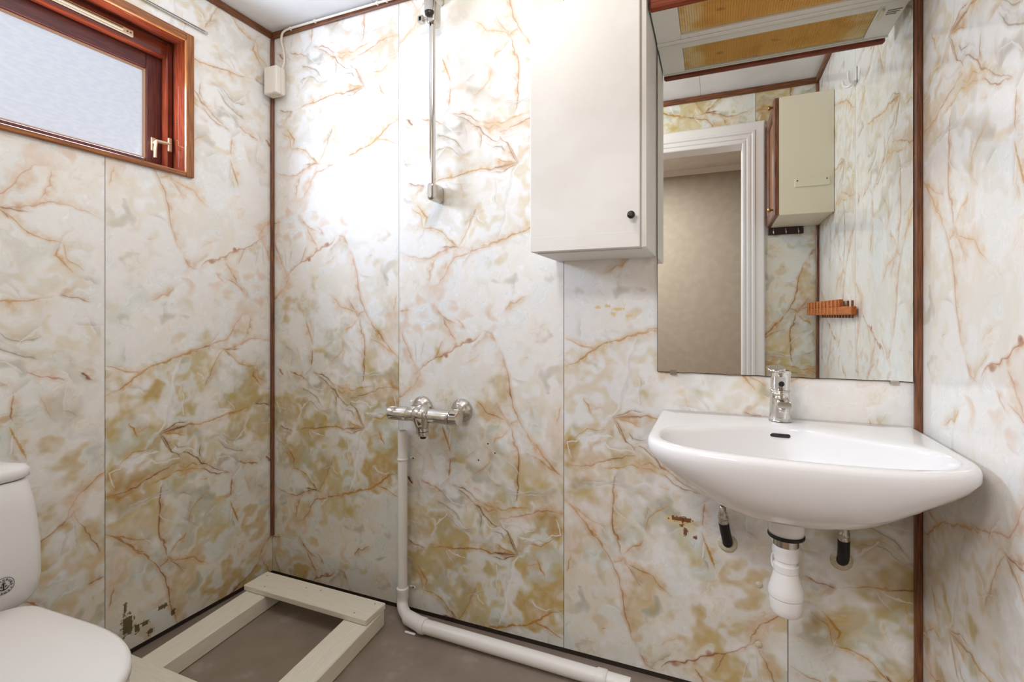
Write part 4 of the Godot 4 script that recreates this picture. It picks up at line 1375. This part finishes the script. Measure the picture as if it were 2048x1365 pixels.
func build_toilet() -> void:
	var t := thing("toilet", "white toilet with closed lid against the left wall", "toilet", Vector3(0.0, 0.0, 1.046))
	# outline of seat and lid from above: x forwards from the hinge, z across
	var plan := func(x0: float, x1: float, half: float, back_r: float) -> PackedVector2Array:
		var out := PackedVector2Array()
		for k in 9:
			var a := PI / 2 + PI / 2 * k / 8.0
			out.append(Vector2(x0 + back_r + cos(a) * back_r, half - 0.008 - back_r + sin(a) * back_r))
		for k in 9:
			var a := PI + PI / 2 * k / 8.0
			out.append(Vector2(x0 + back_r + cos(a) * back_r, -half + 0.008 + back_r + sin(a) * back_r))
		var xm := lerpf(x0, x1, 0.5)
		for k in 33:
			var a := -PI / 2 + PI * k / 32.0
			out.append(Vector2(xm + (x1 - xm) * pow(absf(cos(a)), 0.8), half * signf(sin(a)) * pow(absf(sin(a)), 0.86)))
		return out
	var slab := func(called: String, rows: Array, mat: Material) -> MeshInstance3D:
		var rings := []
		for s in rows:
			var r := PackedVector3Array()
			for p in plan.call(0.262 + s[0], 0.742 - s[0], 0.187 - s[0], 0.055):
				r.append(Vector3(p.x, s[1], p.y))
			rings.append(r)
		var st := new_st()
		add_loft(st, rings, 1)
		return obj(called, st, mat, t)
	slab.call("lid", [[0.004, 0.401], [0.0, 0.404], [0.0, 0.414], [0.003, 0.4205], [0.010, 0.4245], [0.06, 0.4275], [0.13, 0.429]], M.seat)
	slab.call("seat", [[0.008, 0.375], [0.0035, 0.379], [0.0035, 0.394], [0.009, 0.399]], M.seat)
	var rings := []
	for s in [[0.0, 0.12, 0.62, 0.115], [0.03, 0.12, 0.62, 0.112], [0.15, 0.12, 0.6, 0.108], [0.25, 0.13, 0.64, 0.13], [0.33, 0.15, 0.69, 0.165], [0.372, 0.15, 0.70, 0.172], [0.3748, 0.16, 0.69, 0.165]]:
		var r := PackedVector3Array()
		for p in plan.call(s[1], s[2], s[3], 0.04):
			r.append(Vector3(p.x, s[0] + 0.0005, p.y))
		rings.append(r)
	var st := new_st()
	add_loft(st, rings, 1)
	obj("pan", st, M.porcelain, t)
	for z in [-0.075, 0.075]:
		lathe_part("hinge", [[0.011, 0.0], [0.011, 0.05]], M.seat, t, along(Vector3(0.262, 0.402, z - 0.025), Vector3(0, 0, 1)), 16)
	# cistern, wider at the foot
	rings = []
	for s in [[0.3752, 0.178, 0.19, 0.04], [0.382, 0.19, 0.206, 0.045], [0.40, 0.199, 0.216, 0.04], [0.44, 0.203, 0.22, 0.04], [0.52, 0.202, 0.219, 0.04], [0.6, 0.199, 0.211, 0.04], [0.658, 0.194, 0.2, 0.04], [0.662, 0.191, 0.197, 0.04]]:
		rings.append(cistern_ring(s[1], s[2], s[3], s[0]))
	st = new_st()
	add_loft(st, rings, 1)
	var ci := obj("cistern", st, M.porcelain, t)
	rings = []
	for s in [[0.664, 0.19, 0.197, 0.04], [0.667, 0.196, 0.203, 0.04], [0.684, 0.196, 0.203, 0.04], [0.692, 0.19, 0.197, 0.04], [0.698, 0.16, 0.165, 0.03]]:
		rings.append(cistern_ring(s[1], s[2], s[3], s[0]))
	st = new_st()
	add_loft(st, rings, 1)
	obj("cistern_lid", st, M.porcelain, t)
	lathe_part("flush_button", [[0.022, 0.697], [0.022, 0.702], [0.018, 0.704]], M.chrome, t, Transform3D(Basis(), Vector3(0.1, 0, 0)), 24)
	lathe_part("screw_dot", [[0.0016, 0.0], [0.001, 0.0008]], M.ink, ci, along(Vector3(0.1955, 0.4, -0.163), Vector3(1, 0, 0)), 8)
	# round maker's emblem with an anchor
	var e := Node3D.new()
	e.name = "emblem"
	ci.add_child(e)
	e.transform = Transform3D(Basis(Vector3(0, 0, -1), Vector3.UP, Vector3(1, 0, 0)), Vector3(0.2035, 0.4455, -0.164))
	var face := along(Vector3.ZERO, Vector3(0, 0, 1))
	var ring := new_st()
	for k in 40:
		var a0 := TAU * k / 40
		var a1 := TAU * (k + 1) / 40
		for d in [[0.0172, 0.0182]]:
			quad(ring, Vector3(cos(a0) * d[0], sin(a0) * d[0], 0.0016), Vector3(cos(a0) * d[1], sin(a0) * d[1], 0.0016), Vector3(cos(a1) * d[1], sin(a1) * d[1], 0.0016), Vector3(cos(a1) * d[0], sin(a1) * d[0], 0.0016))
	obj("emblem_ring", ring, M.ink, e)
	var anchor := new_st()
	add_box(anchor, Vector3(-0.0011, -0.0085, 0.0012), Vector3(0.0011, 0.0062, 0.0018), 0.0)
	add_box(anchor, Vector3(-0.0038, 0.0036, 0.0012), Vector3(0.0038, 0.005, 0.0018), 0.0)
	for k in 12:
		var a0 := PI + PI * k / 12.0
		var a1 := PI + PI * (k + 1) / 12.0
		quad(anchor, Vector3(cos(a0) * 0.0075, -0.002 + sin(a0) * 0.0055, 0.0018), Vector3(cos(a0) * 0.0092, -0.002 + sin(a0) * 0.0078, 0.0018), Vector3(cos(a1) * 0.0092, -0.002 + sin(a1) * 0.0078, 0.0018), Vector3(cos(a1) * 0.0075, -0.002 + sin(a1) * 0.0055, 0.0018))
	for k in 12:
		var a0 := TAU * k / 12.0
		var a1 := TAU * (k + 1) / 12.0
		quad(anchor, Vector3(cos(a0) * 0.0012, 0.0078 + sin(a0) * 0.0012, 0.0018), Vector3(cos(a0) * 0.0022, 0.0078 + sin(a0) * 0.0022, 0.0018), Vector3(cos(a1) * 0.0022, 0.0078 + sin(a1) * 0.0022, 0.0018), Vector3(cos(a1) * 0.0012, 0.0078 + sin(a1) * 0.0012, 0.0018))
	obj("anchor", anchor, M.ink, e)
	arc_text(e, "PORSGRUND", 0.0127, 0.0, 24.0, 0.0046)
	arc_text(e, "NORWAY", -0.0157, 180.0, -22.0, 0.0046)
	for s in [-1, 1]:
		letter(e, "P", Vector3(0.0042 * s, -0.0016, 0.0016), 0.0, 0.0052, s < 0)


func cistern_ring(front: float, half: float, r: float, y: float) -> PackedVector3Array:
	var out := PackedVector3Array()
	for p in round_rect(front + 0.012, half * 2.0, r, 8, Vector2((front - 0.012) / 2.0, -0.023)):
		out.append(Vector3(p.x, y, p.y))
	return out


func letter(parent: Node, ch: String, at: Vector3, turn: float, size: float, flipped := false) -> void:
	var f := SystemFont.new()
	f.font_names = PackedStringArray(["Droid Sans"])
	f.font_weight = 700
	var tm := TextMesh.new()
	tm.font = f
	tm.text = ch
	tm.font_size = 32
	tm.pixel_size = size / 24.0
	tm.depth = 0.0004
	var o := MeshInstance3D.new()
	o.mesh = tm
	o.material_override = M.ink
	o.name = "letter"
	parent.add_child(o, true)
	o.transform = Transform3D(Basis(Vector3(0, 0, 1), turn) * Basis.from_scale(Vector3(-1 if flipped else 1, 1, 1)), at)


# Letters round an arc: radius, middle angle from the top and step, in degrees.
func arc_text(parent: Node, text: String, radius: float, _mid: float, step: float, size: float) -> void:
	for k in text.length():
		var a := deg_to_rad((k - (text.length() - 1) / 2.0) * step)
		var up := signf(radius)
		var at := Vector3(sin(a * up) * absf(radius), cos(a) * radius, 0.0016)
		letter(parent, text[k], at, -a * up if up > 0 else -a, size)


func build_small_fittings() -> void:
	# junction box with its cable
	var j := thing("junction_box", "cream plastic junction box in the corner below the ceiling", "junction box", Vector3(0.017, 1.884, 0.0))
	box_part("box_base", Vector3(0.0, 0.0, 0.0135), Vector3(0.064, 0.104, 0.03), M.cable, j, 0.002)
	box_part("box_cover", Vector3(0.0, 0.0, 0.0305), Vector3(0.064, 0.104, 0.056), M.cable, j, 0.003)
	box_part("mount", Vector3(0.01, 0.01, 0.0), Vector3(0.054, 0.094, 0.0135), M.cable, j, 0.001)
	box_part("cable_knockout", Vector3(0.022, -0.0015, 0.022), Vector3(0.046, 0.0, 0.044), M.cream_plate, j, 0.0005)
	var c := thing("ceiling_cable", "thin white cable clipped along the ceiling strip above the junction box", "cable", Vector3(0.0, 2.0, 0.0))
	tube_part("cable_run", smooth_path([Vector3(0.0745, -0.014, 0.022), Vector3(0.071, 0.03, 0.0075), Vector3(0.063, 0.075, 0.006), Vector3(0.06, 0.105, 0.012), Vector3(0.072, 0.13, 0.0165), Vector3(0.1, 0.1385, 0.0165), Vector3(0.16, 0.1395, 0.0165), Vector3(0.4, 0.1388, 0.0165), Vector3(0.58, 0.1380, 0.0165), Vector3(0.76, 0.1375, 0.0165)], 8), 0.0042, M.cable, c, 10)
	for s in [[0.112, 0.139, 0.0165], [0.066, 0.055, 0.006], [0.235, 0.1392, 0.0165], [0.52, 0.138, 0.0165], [0.56, 0.138, 0.0165]]:
		box_part("cable_clip", Vector3(s[0] - 0.004, s[1] - 0.0062, s[2] - 0.0055), Vector3(s[0] + 0.004, s[1] + 0.0055, s[2] + 0.005), M.cable, c, 0.0015)
	# round plastic caps over panel screws
	for s in [[1.733, 0.3213, "round cream screw cap on the marble panel beside the bottle trap"], [1.7318, 0.163, "round cream screw cap low on the marble panel near the panel joint"]]:
		var st := new_st()
		add_lathe(st, [[0.0085, 0.0], [0.0085, 0.0016], [0.007, 0.0026], [0.0, 0.0032]], 20, along(Vector3.ZERO, Vector3(0, 0, 1)))
		var o := obj("screw_cap", st, M.seal)
		o.position = Vector3(s[0], s[1], 0.0003)
		tag(o, s[2], "screw cap", "screw caps beneath the washbasin")
	# drilled holes left by a removed fitting
	for s in [[0.9451, 0.6148], [0.97, 0.5867], [0.9108, 0.5575]]:
		var st := new_st()
		add_lathe(st, [[0.0024, 0.0], [0.0024, 0.0006], [0.0008, 0.0008]], 12, along(Vector3.ZERO, Vector3(0, 0, 1)))
		var o := obj("wall_plug", st, M.black)
		o.position = Vector3(s[0], s[1], 0.0001)
		tag(o, "tiny black wall plug in the marble panel below the shower mixer", "wall plug", "wall plugs below the shower mixer")


func build_ceiling_lamp() -> void:
	var l := thing("dome_lamp", "round opal dome lamp on the bathroom ceiling", "lamp", Vector3(1.08, 2.15, 0.62))
	lathe_part("lamp_base", [[0.125, -0.0005], [0.125, -0.012], [0.12, -0.016]], M.white_paint, l, Transform3D(), 36)
	var glow := plain(Color8(250, 244, 230), 0.4)
	glow.emission_enabled = true
	glow.emission = Color8(255, 240, 214)
	glow.emission_energy_multiplier = 1.6
	lathe_part("lamp_dome", [[0.118, -0.0165], [0.121, -0.03], [0.117, -0.055], [0.1, -0.083], [0.07, -0.102], [0.03, -0.112], [0.0, -0.114]], glow, l, Transform3D(), 36)


func build_rear_fittings() -> void:
	# cabinet in the far corner, seen in the mirror
	var c := thing("corner_cabinet", "cream wall cabinet with a wooden door seen in the mirror", "cabinet", Vector3(1.876, 1.455, 0.92))
	box_part("body", Vector3(0.0, 0.0, 0.0), Vector3(0.2, 0.5, 0.327), M.cream_cabinet, c, 0.002)
	var d := Node3D.new()
	d.name = "door"
	c.add_child(d)
	var t := Transform3D(Basis(Vector3(0, 0, 1), Vector3.UP, Vector3(-1, 0, 0)), Vector3(-0.0005, 0, 0))
	var st := new_st()
	add_frame(st, 0.05, 0.052, 0.277, 0.448, [[0.0, 0.0], [0.0, 0.012], [0.006, 0.019], [0.044, 0.019], [0.05, 0.014], [0.05, 0.0]], t)
	obj("door_frame", st, M.trim1, d)
	box_part("door_field", Vector3(-0.01, 0.05, 0.048), Vector3(-0.0006, 0.45, 0.279), M.casing1, d, 0.0)
	for k in 22:
		lathe_part("bead", [[0.004, -0.006], [0.0048, -0.002], [0.0048, 0.002], [0.004, 0.006]], M.trim1, d, Transform3D(Basis(), Vector3(-0.014, 0.062 + k * 0.0178, 0.054)), 8)
	for y in [0.03, 0.47]:
		lathe_part("knob", [[0.004, 0.0], [0.004, 0.008], [0.009, 0.012], [0.0105, 0.016], [0.009, 0.02], [0.003, 0.022]], M.brass, d, along(Vector3(-0.019, y, 0.028), Vector3(-1, 0, 0)), 18)
	var pl := Node3D.new()
	pl.name = "side_plate"
	c.add_child(pl)
	box_part("plate", Vector3(0.058, 0.112, -0.004), Vector3(0.184, 0.148, 0.0), M.cream_plate, pl, 0.0015)
	for x in [0.068, 0.174]:
		lathe_part("screw", [[0.0028, 0.0], [0.0028, 0.001]], M.dark_metal, pl, along(Vector3(x, 0.138, -0.004), Vector3(0, 0, -1)), 10)
	# hook rail
	var h := thing("hook_rail", "dark wooden rail with three small hooks beside the doorway", "hook rail", Vector3(1.938, 1.437, ROOM_L))
	box_part("rail_board", Vector3(-0.075, -0.017, -0.013), Vector3(0.075, 0.017, -0.0005), M.hook_wood, h, 0.002)
	for x in [-0.052, 0.0, 0.052]:
		tube_part("hook", smooth_path([Vector3(x, 0.011, -0.013), Vector3(x, 0.0, -0.018), Vector3(x, -0.012, -0.022), Vector3(x, -0.014, -0.032), Vector3(x, -0.004, -0.036)], 5), 0.0022, M.chrome, h, 8)
	# double hook on the right wall
	var w := thing("double_hook", "white double hook on the right wall seen in the mirror", "hook", Vector3(ROOM_W, 1.86, 0.58))
	box_part("hook_plate", Vector3(-0.006, -0.03, -0.008), Vector3(-0.0005, 0.028, 0.008), M.porcelain, w, 0.0025)
	for s in [-1, 1]:
		tube_part("prong", smooth_path([Vector3(-0.005, -0.022, 0.0), Vector3(-0.02, -0.03, s * 0.018), Vector3(-0.03, -0.02, s * 0.034), Vector3(-0.033, 0.0, s * 0.04)], 5), [0.005, 0.005, 0.005, 0.005, 0.005, 0.005, 0.005, 0.005, 0.005, 0.005, 0.005, 0.005, 0.005, 0.005, 0.0045, 0.004], M.porcelain, w, 10)
	# slatted wooden rack on the right wall
	var r := thing("slatted_rack", "orange brown slatted wooden rack on the right wall seen in the mirror", "rack", Vector3(2.067, 1.033, 0.556))
	r.rotation.y = -0.047
	box_part("lower_board", Vector3(-0.012, 0.0, 0.0), Vector3(0.004, 0.03, 0.665), M.teak2, r, 0.002)
	box_part("upper_board", Vector3(-0.011, 0.03, 0.15), Vector3(0.004, 0.058, 0.665), M.teak2, r, 0.002)
	for k in 9:
		box_part("slat", Vector3(-0.0145, 0.001, 0.17 + k * 0.056), Vector3(-0.012, 0.057, 0.176 + k * 0.056), M.slat_wood, r, 0.0008)
	for k in 12:
		box_part("peg", Vector3(-0.01, -0.011, 0.004 + k * 0.036), Vector3(-0.003, 0.0, 0.009 + k * 0.036), M.trim1, r, 0.001)
	for k in 3:
		box_part("peg", Vector3(-0.01, 0.03, 0.004 + k * 0.05), Vector3(-0.003, 0.05, 0.009 + k * 0.05), M.trim1, r, 0.001)
	box_part("bracket", Vector3(0.004, 0.006, 0.55), Vector3(0.0335, 0.026, 0.58), M.teak2, r, 0.001)
